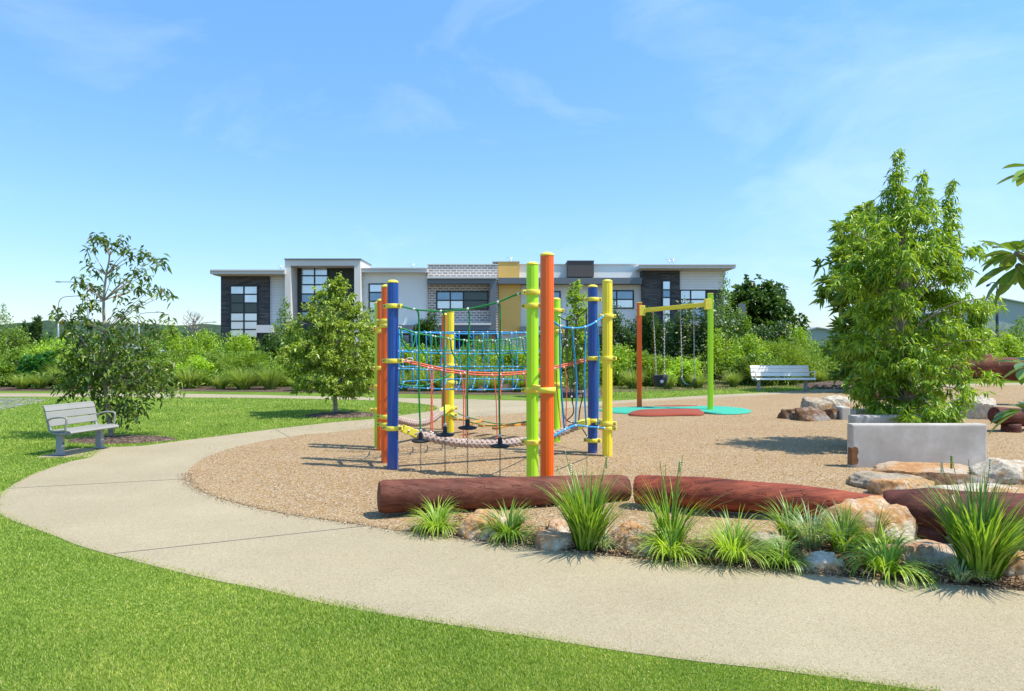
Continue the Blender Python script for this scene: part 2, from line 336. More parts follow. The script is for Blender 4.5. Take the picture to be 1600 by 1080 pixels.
# ---------------------------------------------------------------- lawn blades
def blades(name, xs, ys, hs, ws, mat, seed=0):
    r = np.random.default_rng(seed); n = len(xs); a = r.uniform(0, 2 * PI, n); lean = r.uniform(.15, .95, n) * hs; b = r.uniform(0, 2 * PI, n)
    P = np.stack([xs, ys, np.zeros(n)], 1); D = np.stack([np.cos(a) * ws, np.sin(a) * ws, np.zeros(n)], 1)
    T = P + np.stack([np.cos(b) * lean, np.sin(b) * lean, hs], 1)
    V = np.stack([P - D, P + D, T], 1).reshape(-1, 3); F = np.arange(3 * n).reshape(-1, 3)
    return npmesh(name, V, F, [mat])
def inpoly(x, y, poly):
    ins = np.zeros(len(x), bool); n = len(poly)
    for i in range(n):
        x0, y0 = poly[i]; x1, y1 = poly[(i + 1) % n]
        if y0 == y1: continue
        c = ((y0 > y) != (y1 > y)) & (x < (x1 - x0) * (y - y0) / (y1 - y0) + x0); ins ^= c
    return ins
pw = [(p.x, p.y) for p in cr(path_pts, 5, True)]
def lawn_area(seed, n, x0, x1, y0, y1, hh):
    r = np.random.default_rng(seed); px = r.uniform(x0, x1, n); py = r.uniform(y0, y1, n)
    Y = H * FP / (py - 540); X = (px - 800) / FP * Y
    jit = .016 * r.normal(size=n) + .022 * np.sin(X * 3.1 + Y) * np.sin(X * 7.7)
    m = ~inpoly(X + .03 * r.normal(size=n), Y + .03 * r.normal(size=n) - .022 + jit, pw)
    for (cx, cy, rx, ry) in ((G(190, 688.5).x, G(190, 688.5).y, .85, .42), (G(533, 650).x, G(533, 650).y, .8, .55)): m &= ((X - cx) / rx) ** 2 + ((Y - cy) / ry) ** 2 > 1
    m &= ~((X > G(54, 715).x) & (X < G(165, 700).x) & (Y > G(54, 715.5).y) & (Y < G(112, 701).y) & (px > 60))
    X, Y = X[m], Y[m]; k = len(X)
    # taller and shorter patches
    pat = .75 + .5 * np.sin(X * 2.3 + 1.3 * np.sin(Y * 1.7)) * np.sin(Y * 3.1 + X) * .5
    hs = r.uniform(.5, 1.25, k) * hh * (1 + .05 * Y) * pat; ws = .0016 + .00042 * Y
    return X, Y, hs, ws * r.uniform(.6, 1.3, k)
A = [lawn_area(1, 620000, -60, 1470, 790, 1110, .015), lawn_area(2, 230000, -40, 720, 622, 792, .022), lawn_area(3, 40000, 900, 1650, 592, 626, .03)]
blades('lawn_grass', *[np.concatenate([a[i] for a in A]) for i in range(4)], M['blade'], 5)
tag(bpy.data.objects['lawn_grass'], kind='stuff', label='short green turf grass beside the curving path', cat='grass')
# ragged tuft hanging over the path edge
# ---------------------------------------------------------------- foliage tools
def leaves(name, P, D, ln, wd, mat, parent=None, fold=.18, droop=.25, seed=0, idx=None):
    """one folded, pointed leaf per point P heading along D"""
    r = np.random.default_rng(seed); n = len(P); P = np.asarray(P, float); D = np.asarray(D, float)
    D = D / (np.linalg.norm(D, axis=1, keepdims=True) + 1e-9)
    up = r.normal(size=(n, 3)) * .45 + np.array([0, 0, 1.0]); sd_ = np.cross(D, up); sd_ /= (np.linalg.norm(sd_, axis=1, keepdims=True) + 1e-9)
    nr = np.cross(sd_, D)
    ln = (np.broadcast_to(ln, n) * r.uniform(.65, 1.25, n))[:, None]; wd = (np.broadcast_to(wd, n) * r.uniform(.75, 1.2, n))[:, None]
    mid = P + D * ln * .45; tip = P + D * ln - np.array([0, 0, 1.0]) * ln * droop
    a = mid + sd_ * wd * .5 + nr * wd * fold; b = mid - sd_ * wd * .5 + nr * wd * fold
    V = np.stack([P, a, tip, b], 1).reshape(-1, 3); k = np.arange(n)[:, None] * 4
    F = np.concatenate([k + np.array([[0, 1, 2]]), k + np.array([[0, 2, 3]])], 1).reshape(-1, 3)
    return npmesh(name, V, F, mat if isinstance(mat, list) else [mat], parent, None if idx is None else np.repeat(idx, 2))
def strips(name, P, A, ln, wd, arch, mat, parent=None, seed=0, seg=5, up=1.0):
    """arching grass blades: P bases, A azimuths"""
    r = np.random.default_rng(seed); n = len(P); P = np.asarray(P, float)
    t = np.linspace(0, 1, seg + 1); out = np.stack([np.cos(A), np.sin(A), np.zeros(n)], 1); sdv = np.stack([-np.sin(A), np.cos(A), np.zeros(n)], 1)
    ph0 = r.uniform(.03, .45, n) * (.5 + arch); ph1 = ph0 + arch * r.uniform(.6, 2.1, n)
    pts = [P]; cur = P.copy()
    for k in range(seg):
        ph = ph0 + (ph1 - ph0) * ((k + .5) / seg) ** 1.4
        cur = cur + (out * np.sin(ph)[:, None] + np.array([0, 0, 1.0]) * np.cos(ph)[:, None]) * (ln / seg)[:, None]; pts.append(cur)
    V = []
    for k in range(seg + 1):
        w_ = (wd * (1 - t[k] ** 2.2) * (.55 + .9 * min(t[k] * 3, .5)) * .5 + .0004)[:, None]
        V += [pts[k] - sdv * w_, pts[k] + sdv * w_]
    V = np.stack(V, 1).reshape(-1, 3); b = np.arange(n)[:, None] * (2 * (seg + 1))
    F = np.concatenate([b + np.array([[2 * k, 2 * k + 1, 2 * k + 3, 2 * k + 2]]) for k in range(seg)], 0)
    return npmesh(name, V, F, [mat], parent)
LM = {
    'dark': leafmat('dark_leaf', (.035, .085, .018), (.10, .19, .035), .35, .35, .5),
    'mid': leafmat('mid_leaf', (.09, .19, .02), (.28, .42, .05), .32),
    'lime': leafmat('lime_leaf', (.16, .31, .02), (.46, .62, .05), .34),
    'vlime': leafmat('bright_lime_leaf', (.26, .46, .03), (.54, .74, .06), .38),
    'fine': leafmat('feathery_leaf', (.13, .24, .022), (.36, .50, .06), .32),
    'tuss': leafmat('tussock_blade', (.13, .22, .03), (.34, .45, .10), .45, .5, .3, (.50, .47, .25)),
    'deep': leafmat('deep_green_leaf', (.03, .13, .02), (.07, .22, .04), .35),
    'flow': leafmat('cream_flower', (.66, .64, .46), (.80, .77, .60), .3),
    't1': leafmat('glossy_dark_leaf', (.040, .090, .014), (.15, .23, .03), .32, .38, .5, (.34, .40, .06)),
    't1y': leafmat('rusty_young_leaf', (.30, .22, .04), (.45, .15, .07), .3),
    't2': leafmat('small_tree_leaf', (.12, .21, .022), (.40, .52, .07), .32, .4, .5, (.50, .50, .22)),
    't3': leafmat('fresh_willow_leaf', (.09, .21, .016), (.40, .58, .045), .34, .38, .5, (.50, .52, .06)),
    'mag': leafmat('broad_glossy_leaf', (.11, .23, .03), (.30, .42, .08), .38, .3, .6),
    'slim': leafmat('slender_tree_leaf', (.18, .32, .03), (.38, .52, .06), .5),
    'tuft': leafmat('strappy_blade', (.07, .17, .012), (.30, .46, .05), .42, .4, .5, (.50, .42, .20)),
    'tuftl': leafmat('lime_strappy_blade', (.18, .33, .02), (.48, .64, .08), .45, .4, .5, (.70, .70, .36)),
    'vari': leafmat('cream_edged_blade', (.26, .38, .12), (.62, .66, .42), .35, .4, .5),
}
barkm = simple('grey_brown_bark', (.20, .15, .11), .85, .3, 12, .6, 40)
barkp = simple('pale_bark', (.34, .27, .21), .85, .3, 12, .6, 40)
def limb(b, P, r0, r1, n=7, mi=0):
    Q = cr(P, 5); k = len(Q); b.tube(Q, [r0 + (r1 - r0) * (i / (k - 1)) ** .8 for i in range(k)], n, mi)
def prof_at(prof, y):
    for i in range(len(prof) - 1):
        if prof[i][0] <= y <= prof[i + 1][0]:
            t = (y - prof[i][0]) / (prof[i + 1][0] - prof[i][0]); return prof[i][1] + (prof[i + 1][1] - prof[i][1]) * t, prof[i][2] + (prof[i + 1][2] - prof[i][2]) * t
    return None
def crown_points(prof, Y, n, seed, shell=.5, gap=-.22, gf=2.1, cl=0, cr_=.15):
    """twig tips in a crown whose width at each height is given as seen from the front"""
    r = random.Random(seed); ys = [p[0] for p in prof]; out = []
    wm = max(p[2] - p[1] for p in prof)
    while len(out) < n:
        y = r.uniform(ys[0], ys[-1]); a, b = prof_at(prof, y)
        if r.random() > (b - a) / wm: continue
        rad = r.random() ** shell * (1 if r.random() < .8 else r.uniform(.95, 1.16)); th = r.uniform(0, 2 * PI)
        c = (a + b) / 2; hw = (b - a) / 2 * FPinv(Y)
        nz = noise.noise(Vector((math.cos(th) * 1.3 + seed, math.sin(th) * 1.3, y * .02)))
        rr = rad * (1 + .42 * nz)
        p = W(c, y, Y) + Vector((math.cos(th) * hw * rr, math.sin(th) * hw * rr * .9, 0))
        if noise.noise(p * (gf / max(.6, hw)) + Vector((seed, 0, 0))) < gap: continue
        if cl:
            for k in range(r.randrange(cl // 2, cl + cl // 2)):
                s_ = cr_ * r.uniform(.7, 1.2); q = p + Vector((r.gauss(0, s_), r.gauss(0, s_), r.gauss(0, s_ * .55))); out.append((q, p.lerp(W(c, y, Y), .35)))
        else: out.append((p, W(c, y, Y)))
    return out
def FPinv(Y): return Y / FP
def whorls(tips, m, spread, seed, dr, outw=.8):
    r = np.random.default_rng(seed); P = []; D = []
    for (p, c) in tips:
        o = np.array([p.x - c.x, p.y - c.y, 0]); o /= (np.linalg.norm(o) + .05)
        tw = o * outw + r.normal(size=3) * .35 + np.array([0, 0, .35 + dr]); tw /= np.linalg.norm(tw)
        base = np.array(p)
        for k in range(m):
            s = r.uniform(-1, .2) * spread
            d = tw * .5 + r.normal(size=3) * .75 + np.array([0, 0, dr]); P.append(base + tw * s + r.normal(size=3) * spread * .12); D.append(d)
    return P, D
# ================================================================ CLIMBING FRAME
cf_base = Vector((-.2, 10.2, 0))
cf = empty('climbing_frame', cf_base, label='rope climbing frame of coloured posts with nets and ropes on the gravel', cat='climbing frame')
class Post: pass
def post(px, base, top, col, clamps, dia=.144, octo=False):
    Y = H * FP / (base - 540); p = W(px, base, Y); q = W(px, top, Y); h = q.z
    o = Post(); o.x, o.y, o.h, o.Y, o.px = p.x, p.y, h, Y, px; o.r = dia / 2
    b = MB(); n = 48; pr = []
    for k in range(n):
        rr = o.r * (1 - (.045 if k % 6 == 0 else 0)); pr.append(rr)
    V = []; F = []
    for z in (-.25, h - .012):
        for k in range(n): V.append((p.x + pr[k] * math.cos(2 * PI * k / n), p.y + pr[k] * math.sin(2 * PI * k / n), z))
    for k in range(n): F.append((k, (k + 1) % n, (k + 1) % n + n, k + n))
    F.append(tuple(range(n, 2 * n)))
    b.add(V, F, 0, False)
    o.ob = b.build('post', M[col], cf); o.ob['label'] = f'{col} round climbing frame post'
    c = MB(); c.lathe([(o.r * 1.03, 0), (o.r * 1.03, .012), (o.r * .9, .028), (o.r * .5, .04), (o.r * .02, .043)], (p.x, p.y, h - .012), 32)
    c.build('cap', M['clamp'], o.ob)
    for y in clamps: clamp(o, H - (y - 540) / FP * Y, random.Random(y * 7 + px).uniform(-.5, .5))
    return o
def clamp(o, z, ang, h=.058):
    c = MB(); ro = o.r + .02; c.lathe([(o.r + .001, 0), (ro - .004, 0), (ro, .005), (ro, h - .005), (ro - .004, h), (o.r + .001, h)], (o.x, o.y, z - h / 2), 32)
    for s in (0, PI):
        Mx = Matrix.Translation((o.x, o.y, z)) @ Matrix.Rotation(ang + s, 4, 'Z')
        c.box(ro - .008, ro + .042, -.028, .028, -h / 2 + .002, h / 2 - .002, 0, Mx, .006)
        for t in (-1, 1): c.lathe([(.013, 0), (.013, .012), (.009, .016)], (0, 0, 0), 8, 1, True, Mx @ Matrix.Translation((ro + .02, .026 * t, 0)) @ Matrix.Rotation(R(-90) * t, 4, 'X'))
    c.build('clamp', [M['clamp'], M['bolt']], o.ob)
bL = post(613.7, 733.5, 441, 'blue', [478.5, 564, 669])
oL2 = post(604, 724, 448, 'orange', [502, 509, 651, 663])
oL3 = post(596.5, 704, 470, 'orange', [512, 518, 575])
lL4 = post(592.3, 700, 474, 'lime', [515, 575, 604, 640])
lF = post(832, 750, 413, 'lime', [457, 478, 609.5, 690.5])
oF = post(854.8, 768, 398.5, 'orange', [], .15)
lB = post(869, 691, 468, 'lime', [485, 510.5, 517.5, 600.5, 674])
bR = post(926, 708.5, 448, 'blue', [468, 560, 657, 688])
yR = post(949, 713.5, 440, 'yellow', [494, 560, 661.5, 669])
yB = post(703.7, 676, 487, 'yellow', [571, 598, 638, 648], .135)
oB = post(695.5, 672, 492, 'orange', [571], .135)
# the long clamp that ties the two front posts
c = MB(); z = H - (609.5 - 540) / FP * oF.Y
c.lathe([(oF.r + .001, 0), (oF.r + .021, 0), (oF.r + .021, .062), (oF.r + .001, .062)], (oF.x, oF.y, z - .031), 32)
d = Vector((lF.x - oF.x, lF.y - oF.y, 0)); L_ = d.length; a_ = math.atan2(d.y, d.x)
c.box(oF.r + .01, L_ - lF.r - .01, -.03, .03, -.029, .029, 0, Matrix.Translation((oF.x, oF.y, z)) @ Matrix.Rotation(a_, 4, 'Z'), .006)
c.build('clamp', [M['clamp'], M['bolt']], oF.ob)
for (pa, pb, ys) in ((bR, yR, (560, 660)), (bL, oL2, (564, 669)), (oL3, lL4, (575, 515)), (yB, oB, (598, 571))):
    d = Vector((pb.x - pa.x, pb.y - pa.y, 0)); a_ = math.atan2(d.y, d.x)
    for y in ys:
        z = H - (y - 540) / FP * pa.Y; c = MB()
        c.box(pa.r + .015, d.length - pb.r - .01, -.02, .02, -.024, .024, 0, Matrix.Translation((pa.x, pa.y, z)) @ Matrix.Rotation(a_, 4, 'Z'), .005)
        c.build('tie_bar', M['clamp'], cf)
XY = lambda o: (o.x, o.y)
def rope(name, pts, r, mat, parent=cf, n=6, sm=5):
    b = MB(); b.tube(cr(pts, sm), r, n); return b.build(name, M[mat], parent)
def knots(pts, r, parent, name='rope_clip', mat='clip'):
    b = MB()
    for p in pts: b.ball(p, r)
    return b.build(name, M[mat], parent)
# span A: hanging step ropes, blue post to lime front post
A_, B_ = XY(bL), XY(lF)
pl = lambda x, y: PL(x, y, A_, B_)
top = [pl(*q) for q in ((620, 477), (647, 483.5), (668, 485.5), (689, 486.5), (731, 483), (755, 478), (778, 472.3), (800, 463), (817, 458))]
ro_ = rope('hanging_rope_line', top, .012, 'rope_green')
knots([pl(647, 483.5), pl(689, 486.5), pl(731, 483), pl(778, 472.3), pl(622, 478), pl(810, 459.5)], .02, ro_)
for (xt, yt, xb, yb, yg) in ((650, 484, 657.3, 684, 741), (690, 486.5, 695.4, 674.5, 742), (729, 483, 730.5, 663.5, 745), (777, 472.3, 781.3, 692, 747)):
    st = empty('hanging_step', pl(xb, yg) ); st.parent = cf; st.matrix_parent_inverse = Matrix.Identity(4)
    a = pl(xt, yt); bt = pl(xb, yb); gd = Vector((bt.x + .005, bt.y, .0))
    st.location = gd
    o = st.location.copy()
    sub = lambda v: v - o
    b = MB(); b.tube([sub(p) for p in cr([a, a + Vector((.035, 0, -.08)), a * .7 + bt * .3 + Vector((.02, 0, 0)), a * .3 + bt * .7, bt + Vector((0, 0, .06))], 5)], .0125, 6); b.build('rope', M['rope_green'], st)
    b = MB(); z0 = bt.z - .03
    b.lathe([(.02, -.03), (.10, -.026), (.12, -.012), (.118, .0), (.075, .010), (.032, .018), (.028, .03), (.028, .085), (.024, .09), (.0145, .091)], (bt.x - o.x, bt.y - o.y, z0), 24); b.build('step_disc', M['rubber'], st)
    b = MB(); b.lathe([(.019, 0), (.019, .035), (.012, .045)], (bt.x - o.x, bt.y - o.y, z0 + .091), 12); b.build('rope_ferrule', M['steel'], st)
    b = MB(); zz = z0 - .04; k = 0
    while zz > .0:
        M_ = Matrix.Translation((bt.x - o.x, bt.y - o.y, zz - .014)) @ Matrix.Rotation((k % 2) * PI / 2 + .3, 4, 'Z')
        b.tube([M_ @ Vector((.009 * math.cos(t), 0, .018 * math.sin(t))) for t in [2 * PI * q / 8 for q in range(9)]], .0032, 5); zz -= .029; k += 1
    b.build('chain', M['bolt'], st)
# thick braided balance ropes
def hawser(pts, r=.033, sr=.024, name='balance_rope'):
    Q = cr(pts, 26); L0 = [0]
    for i in range(1, len(Q)): L0.append(L0[-1] + (Q[i] - Q[i - 1]).length)
    n = int(L0[-1] / .012); out_ = []; j = 0
    for i in range(n + 1):
        s = L0[-1] * i / n
        while j < len(Q) - 2 and L0[j + 1] < s: j += 1
        t = (s - L0[j]) / max(1e-6, L0[j + 1] - L0[j]); out_.append(Q[j].lerp(Q[j + 1], min(1, t)))
    b = MB()
    for k in range(8):
        sg = 1 if k % 2 else -1; P = []
        for i, p in enumerate(out_):
            d = (out_[min(i + 1, n)] - out_[max(i - 1, 0)]).normalized(); a = d.cross(Vector((0, 0, 1))).normalized(); c_ = a.cross(d)
            ph = sg * (i * .012) * 2 * PI / .30 + (k // 2) * 2 * PI / 4 + (PI / 4 if sg > 0 else 0)
            rr = r + .008 * math.sin(4 * ph * sg + sg * 1.2)
            P.append(p + a * math.cos(ph) * rr + c_ * math.sin(ph) * rr)
        b.tube(P, sr, 6)
    return b.build(name, M['hawser'], cf)
A_, B_ = XY(bL), XY(bR)
pl = lambda x, y: PL(x, y, A_, B_)
hp = [pl(*q) for q in ((644, 676), (665, 682), (700, 689.5), (735, 693), (780, 693.5), (815, 690), (850, 684), (880, 674), (903, 665))]
hw = hawser(hp)
def bracket(p, q, w_=.10, parent=cf):
    d = q - p; c_ = MB(); L1 = d.length; X = d.normalized(); Y1 = Vector((0, 0, 1)).cross(X).normalized(); Z1 = X.cross(Y1)
    M_ = Matrix((( X.x, Y1.x, Z1.x, p.x), (X.y, Y1.y, Z1.y, p.y), (X.z, Y1.z, Z1.z, p.z), (0, 0, 0, 1)))
    c_.box(0, L1, -.055, .055, -w_ / 2, w_ / 2, 0, M_, .01)
    c_.lathe([(.014, 0), (.014, .01)], (0, 0, 0), 8, 1, True, M_ @ Matrix.Translation((L1 * .35, -.055, 0)) @ Matrix.Rotation(R(90), 4, 'X'))
    return c_.build('rope_bracket', [M['clamp'], M['steel']], parent)
bracket(pl(629, 669.5), pl(651, 678)); bracket(pl(920, 657.5), pl(900, 667))
h1 = rope('hand_rope', [pl(*q) for q in ((627, 564), (665, 573), (700, 581), (735, 585), (775, 586.5), (815, 584), (860, 577), (900, 568), (928, 561))], .012, 'rope_red')
A2, B2 = (bL.x + .12, bL.y + .25), (bR.x + .05, bR.y + .25)
pm = lambda x, y: PL(x, y, A2, B2)
h2 = rope('hand_rope', [pm(*q) for q in ((627, 561), (665, 570), (700, 577.5), (735, 581.5), (775, 583), (815, 581), (860, 574), (900, 565), (925, 558))], .012, 'rope_red')
hz = [(669, 575, 673, 678), (675, 575, 676, 680), (719, 584, 724, 690), (726, 583, 729, 690), (769, 586, 777, 692), (782, 585.5, 780, 692), (818, 584, 823, 688), (867, 576, 877, 674), (881, 574, 884, 672)]
for i, (a, b1, c1, d1) in enumerate(hz):
    f = pl if i % 2 == 0 else pm
    p, q = f(a, b1), pl(c1, d1); m_ = p.lerp(q, .35) + Vector((.03 if i % 2 == 0 else .0, 0, 0)); rope('rope_hanger', [p, p + Vector((.02, 0, -.03)), m_, q], .0085, 'rope_red')
knots([pl(a, b1) for (a, b1, _, _) in hz] + [pl(c1, d1 - 3) for (_, _, c1, d1) in hz], .016, h1)
# rope eyes at the ends
for (q, f) in (((627, 564), pl), ((640, 562), pl), ((922, 561), pl)):
    b = MB(); e = f(*q); b.tube([e + Vector((.045 * math.cos(t), 0, .022 * math.sin(t))) for t in [2 * PI * k / 12 for k in range(13)]], .008, 6, 0); b.build('rope_eye', M['clip'], h1)
# span C: blue trough net, left pair to lime back post
A3, B3 = XY(oL2), XY(lB); A4, B4 = (oL2.x + .05, oL2.y + .75), (lB.x + .1, lB.y + .65)
p3 = lambda x, y: PL(x, y, A3, B3); p4 = lambda x, y: PL(x, y, A4, B4)
net = MB(); kn = []
def sag(u, e, m_): return e + (m_ - e) * 4 * u * (1 - u)
rows3 = [(517, 522), (549, 553), (576, 579), (604, 609)]; rows4 = [(520, 519), (548, 548), (573, 573), (597, 592)]
X0, X1 = 621, 866; cols = [X0 + (X1 - X0) * k / 11 for k in range(12)]
for rows, f in ((rows3, p3), (rows4, p4)):
    for (e, m_) in rows:
        P = [f(X0 + (X1 - X0) * k / 22, sag(k / 22, e, m_)) for k in range(23)]; net.tube(P, .0095, 5)
    for k, x in enumerate(cols):
        x2 = x + (7 if f is p4 else 0); u = k / 11; P = [f(x2 + j * .8, sag(u, *rows[j])) for j in range(4)]; kn += P; net.tube(cr(P, 3), .0095, 5)
for k, x in enumerate(cols):
    u = k / 11; a = p3(x + 2.4, sag(u, *rows3[3])); b1 = p4(x + 9.4, sag(u, *rows4[3])); m_ = (a + b1) / 2 - Vector((0, 0, .06)); net.tube(cr([a, m_, b1], 4), .0095, 5)
    a = p3(x, sag(u, *rows3[0])); b1 = a + Vector((-.03, 0, .03)); net.tube(cr([a, b1, a + Vector((.04, .02, -.06))], 3), .009, 5)
for x in (X0, X0 + 3): net.tube([p3(x, 515), p3(x, 612)], .011, 6)
no = net.build('trough_net', M['rope_blue'], cf); knots(kn, .015, no)
# span D: green rope with hanging loops
A5, B5 = (bL.x + .05, bL.y + .15), XY(lB); p5 = lambda x, y: PL(x, y, A5, B5)
gl = [(622, 511), (649.5, 520.5), (676, 525), (700, 529), (725, 531.6), (748.6, 532.6), (769.6, 532), (791.4, 531), (812.4, 528), (835, 524), (862, 517)]
g1 = rope('loop_rope', [p5(*q) for q in gl], .011, 'rope_green')
for k in range(9):
    a, b1 = gl[k], gl[k + 1]; a = (a[0] + 4, a[1] + 1); dp = 31
    b = MB(); b.tube(cr([p5(*a), p5(a[0] + 2, a[1] + 18), p5(a[0] + 9, a[1] + dp), p5(b1[0] - 8, b1[1] + dp - 4), p5(b1[0] - 2, b1[1] + 14), p5(b1[0] - 1, b1[1])], 5), .0105, 6); b.build('rope_loop', M['rope_green'], g1)
knots([p5(*q) for q in gl] + [p5(q[0] + 4, q[1] + 1) for q in gl[:-1]], .016, g1)
rope('foot_rope', [p5(*q) for q in ((620, 598), (640, 603), (665, 602), (690, 592), (705, 585))], .011, 'rope_green')
# span E: rear balance rope, left posts to back posts
A6, B6 = XY(oL3), XY(yB); p6 = lambda x, y: PL(x, y, A6, B6)
hawser([p6(*q) for q in ((603, 646), (622, 656), (650, 661.5), (672, 657), (690, 645))]); bracket(p6(700, 636), p6(690, 645), .09)
# plank bridge, back post to lime back post
A7, B7 = XY(yB), XY(lB); p7 = lambda x, y: PL(x, y, A7, B7)
pb = [(722, 655), (742, 660.5), (762, 665), (784, 666.5), (806, 664), (829, 660), (850, 656)]
br = empty('plank_bridge', (0, 0, 0)); br.parent = cf; br.location = -cf_base
d7 = Vector((B7[0] - A7[0], B7[1] - A7[1], 0)).normalized(); n7 = Vector((-d7.y, d7.x, 0))
for i, q in enumerate(pb):
    c0 = p7(*q); b = MB(); yw = .22
    M_ = Matrix(((n7.x, d7.x, 0, c0.x), (n7.y, d7.y, 0, c0.y), (0, 0, 1, c0.z), (0, 0, 0, 1))) @ Matrix.Rotation(R(4 * (-1) ** i), 4, 'Y')
    b.box(-yw, yw, -.055, .055, -.02, .02, 0, M_, .006); b.build('plank', M['plank'], br)
for s in (-1, 1):
    b = MB(); b.tube(cr([p7(708, 646) + n7 * .1 * s] + [p7(*q) + n7 * .15 * s + Vector((0, 0, .028)) for q in pb] + [p7(864, 650) + n7 * .1 * s], 4), .0105, 6); b.build('bridge_rope', M['rope_green'], br)
# span F: blue rope ladder, orange front post to yellow post
A8, B8 = XY(oF), XY(yR); p8 = lambda x, y: PL(x, y, A8, B8)
lad = MB(); r8 = .011
lad.tube(cr([p8(*q) for q in ((860, 499), (874.7, 509.5), (894, 512.7), (914, 511), (931, 503), (942, 494))], 5), .0125, 6)
lad.tube(cr([p8(*q) for q in ((858, 683), (867, 680), (882, 672), (899, 665), (916, 666.5), (934, 668), (943, 669))], 5), .0125, 6)
vk = []
for V_ in (((874.7, 510), (875, 560), (877, 610), (882, 671)), ((894, 513), (896, 540), (901, 600), (899, 665)), ((914, 511), (915, 530), (913, 600), (916, 666)), ((931, 503), (935, 530), (935, 600), (934, 668))):
    lad.tube(cr([p8(*q) for q in V_], 5), r8, 6); vk += [p8(*V_[0]), p8(*V_[3])]
lo = lad.build('rope_ladder', M['rope_blue'], cf); knots(vk + [p8(942, 494), p8(944, 669)], .018, lo)
# span G: black climbing net, lime back post to blue post
A9, B9 = XY(lB), XY(bR); p9 = lambda x, y: PL(x, y, A9, B9); bn = MB(); bk = []
for V_ in (((869, 487), (873, 494), (886, 501), (900, 497), (917, 483)), ((873, 494), (876, 520), (879, 546), (877, 590), (880, 640), (884, 657)), ((886, 501), (883, 530), (879, 546)), ((887, 501), (886, 540), (887, 575), (893, 620), (896, 645), (885, 657)), ((900, 497), (899, 530), (894, 560), (897, 600), (894, 630)), ((916, 484), (916, 520), (912, 545), (906, 562), (903, 600), (911, 612), (906, 640), (904, 662)),
           ((879, 546), (887, 532), (899, 531), (907, 545)), ((906, 562), (897, 572), (887, 575)), ((884, 657), (893, 660), (904, 662)), ((893, 603), (899, 599), (905, 601)), ((905, 662), (918, 683))):
    bn.tube(cr([p9(*q) for q in V_], 4), .0095, 5); bk += [p9(*q) for q in V_[1::2]]
bo = bn.build('climbing_net', M['rope_black'], cf); knots(bk, .016, bo)
# left side: red zigzag rope between the left posts
A10, B10 = (oL2.x, oL2.y - .05), (oL3.x + .12, oL3.y - .1); lf = [(598, 519), (598.6, 523), (599, 556), (599.5, 560), (600, 597), (600, 602), (599, 640)]
zr = rope('side_rope', [W(x, y, oL3.Y - .35) for (x, y) in lf], .0105, 'rope_red'); knots([W(x, y, oL3.Y - .35) for (x, y) in lf], .017, zr)
for ch in list(cf.children):
    if ch.name.startswith('plank_bridge'): continue
    if ch.name.startswith('hanging_step'): ch.location = ch.location - cf_base; continue
    ch.location = -cf_base
# ================================================================ SWING SET
sw = G(1055, 641); swb = Vector((sw.x, sw.y, 0))
ss = empty('swing_set', swb, label='swing frame with one orange and one lime post and yellow beam', cat='swing frame')
YO, YLm = H * FP / (638.5 - 540), H * FP / (643.5 - 540)
pO0, pO1 = W(999, 638.5, YO), W(999, 474, YO); pL0, pL1 = W(1110, 643.5, YLm), W(1109, 460, YLm)
ang = math.atan2(pL0.y - pO0.y, pL0.x - pO0.x)
def sqpost(p, h, w_, col):
    b = MB(); M_ = Matrix.Translation((p.x - swb.x, p.y - swb.y, 0)) @ Matrix.Rotation(ang + R(18), 4, 'Z')
    b.box(-w_ / 2, w_ / 2, -w_ / 2, w_ / 2, -.2, h, 0, M_, .014)
    for sx in (-1, 1): b.box(-w_ * .18, w_ * .18, sx * w_ / 2 - .004, sx * w_ / 2 + .004, -.2, h - .02, 0, M_)
    o = b.build('post', M[col], ss); o['label'] = f'{col} square swing post'
    b = MB(); b.box(-w_ / 2 - .003, w_ / 2 + .003, -w_ / 2 - .003, w_ / 2 + .003, h, h + .025, 0, M_, .01); b.build('cap', M['clamp'], o); return o
sqpost(pO0, pO1.z, .125, 'orange'); sqpost(pL0, pL1.z, .125, 'lime')
bO, bLm = W(1003, 485.5, YO), W(1106, 475.5, YLm)
d = bLm - bO; b = MB(); X = d.normalized(); Yv = Vector((0, 0, 1)).cross(X).normalized(); Zv = X.cross(Yv); oo = bO - swb
Mb = Matrix(((X.x, Yv.x, Zv.x, oo.x), (X.y, Yv.y, Zv.y, oo.y), (X.z, Yv.z, Zv.z, oo.z), (0, 0, 0, 1)))
b.box(0, d.length, -.045, .045, -.052, .052, 0, Mb, .012); b.build('beam', M['yellow'], ss)
for t, yy in ((bO, YO), (bLm, YLm)):
    b = MB(); q = t - swb; b.box(q.x - .08, q.x + .07, q.y - .075, q.y + .075, q.z - .13, q.z + .13, 0, None, .012); b.build('beam_bracket', M['clamp'], ss)
def on_beam(px):
    s = 0; best = None
    for k in range(401):
        p = bO.lerp(bLm, k / 400); x = 800 + p.x / p.y * FP
        if best is None or abs(x - px) < best[0]: best = (abs(x - px), p)
    return best[1].copy()
def chain_mb(a, b_, off):
    b = MB(); n = int((b_ - a).length / .04); dd = (b_ - a).normalized(); s = dd.cross(Vector((0, 1, 0))).normalized(); s2 = dd.cross(s)
    for k in range(n):
        c0 = a.lerp(b_, (k + .5) / n) - off; u = s if k % 2 else s2
        b.tube([c0 + u * .013 * math.cos(t) + dd * .027 * math.sin(t) for t in [2 * PI * q / 6 for q in range(7)]], .006, 4)
    return b
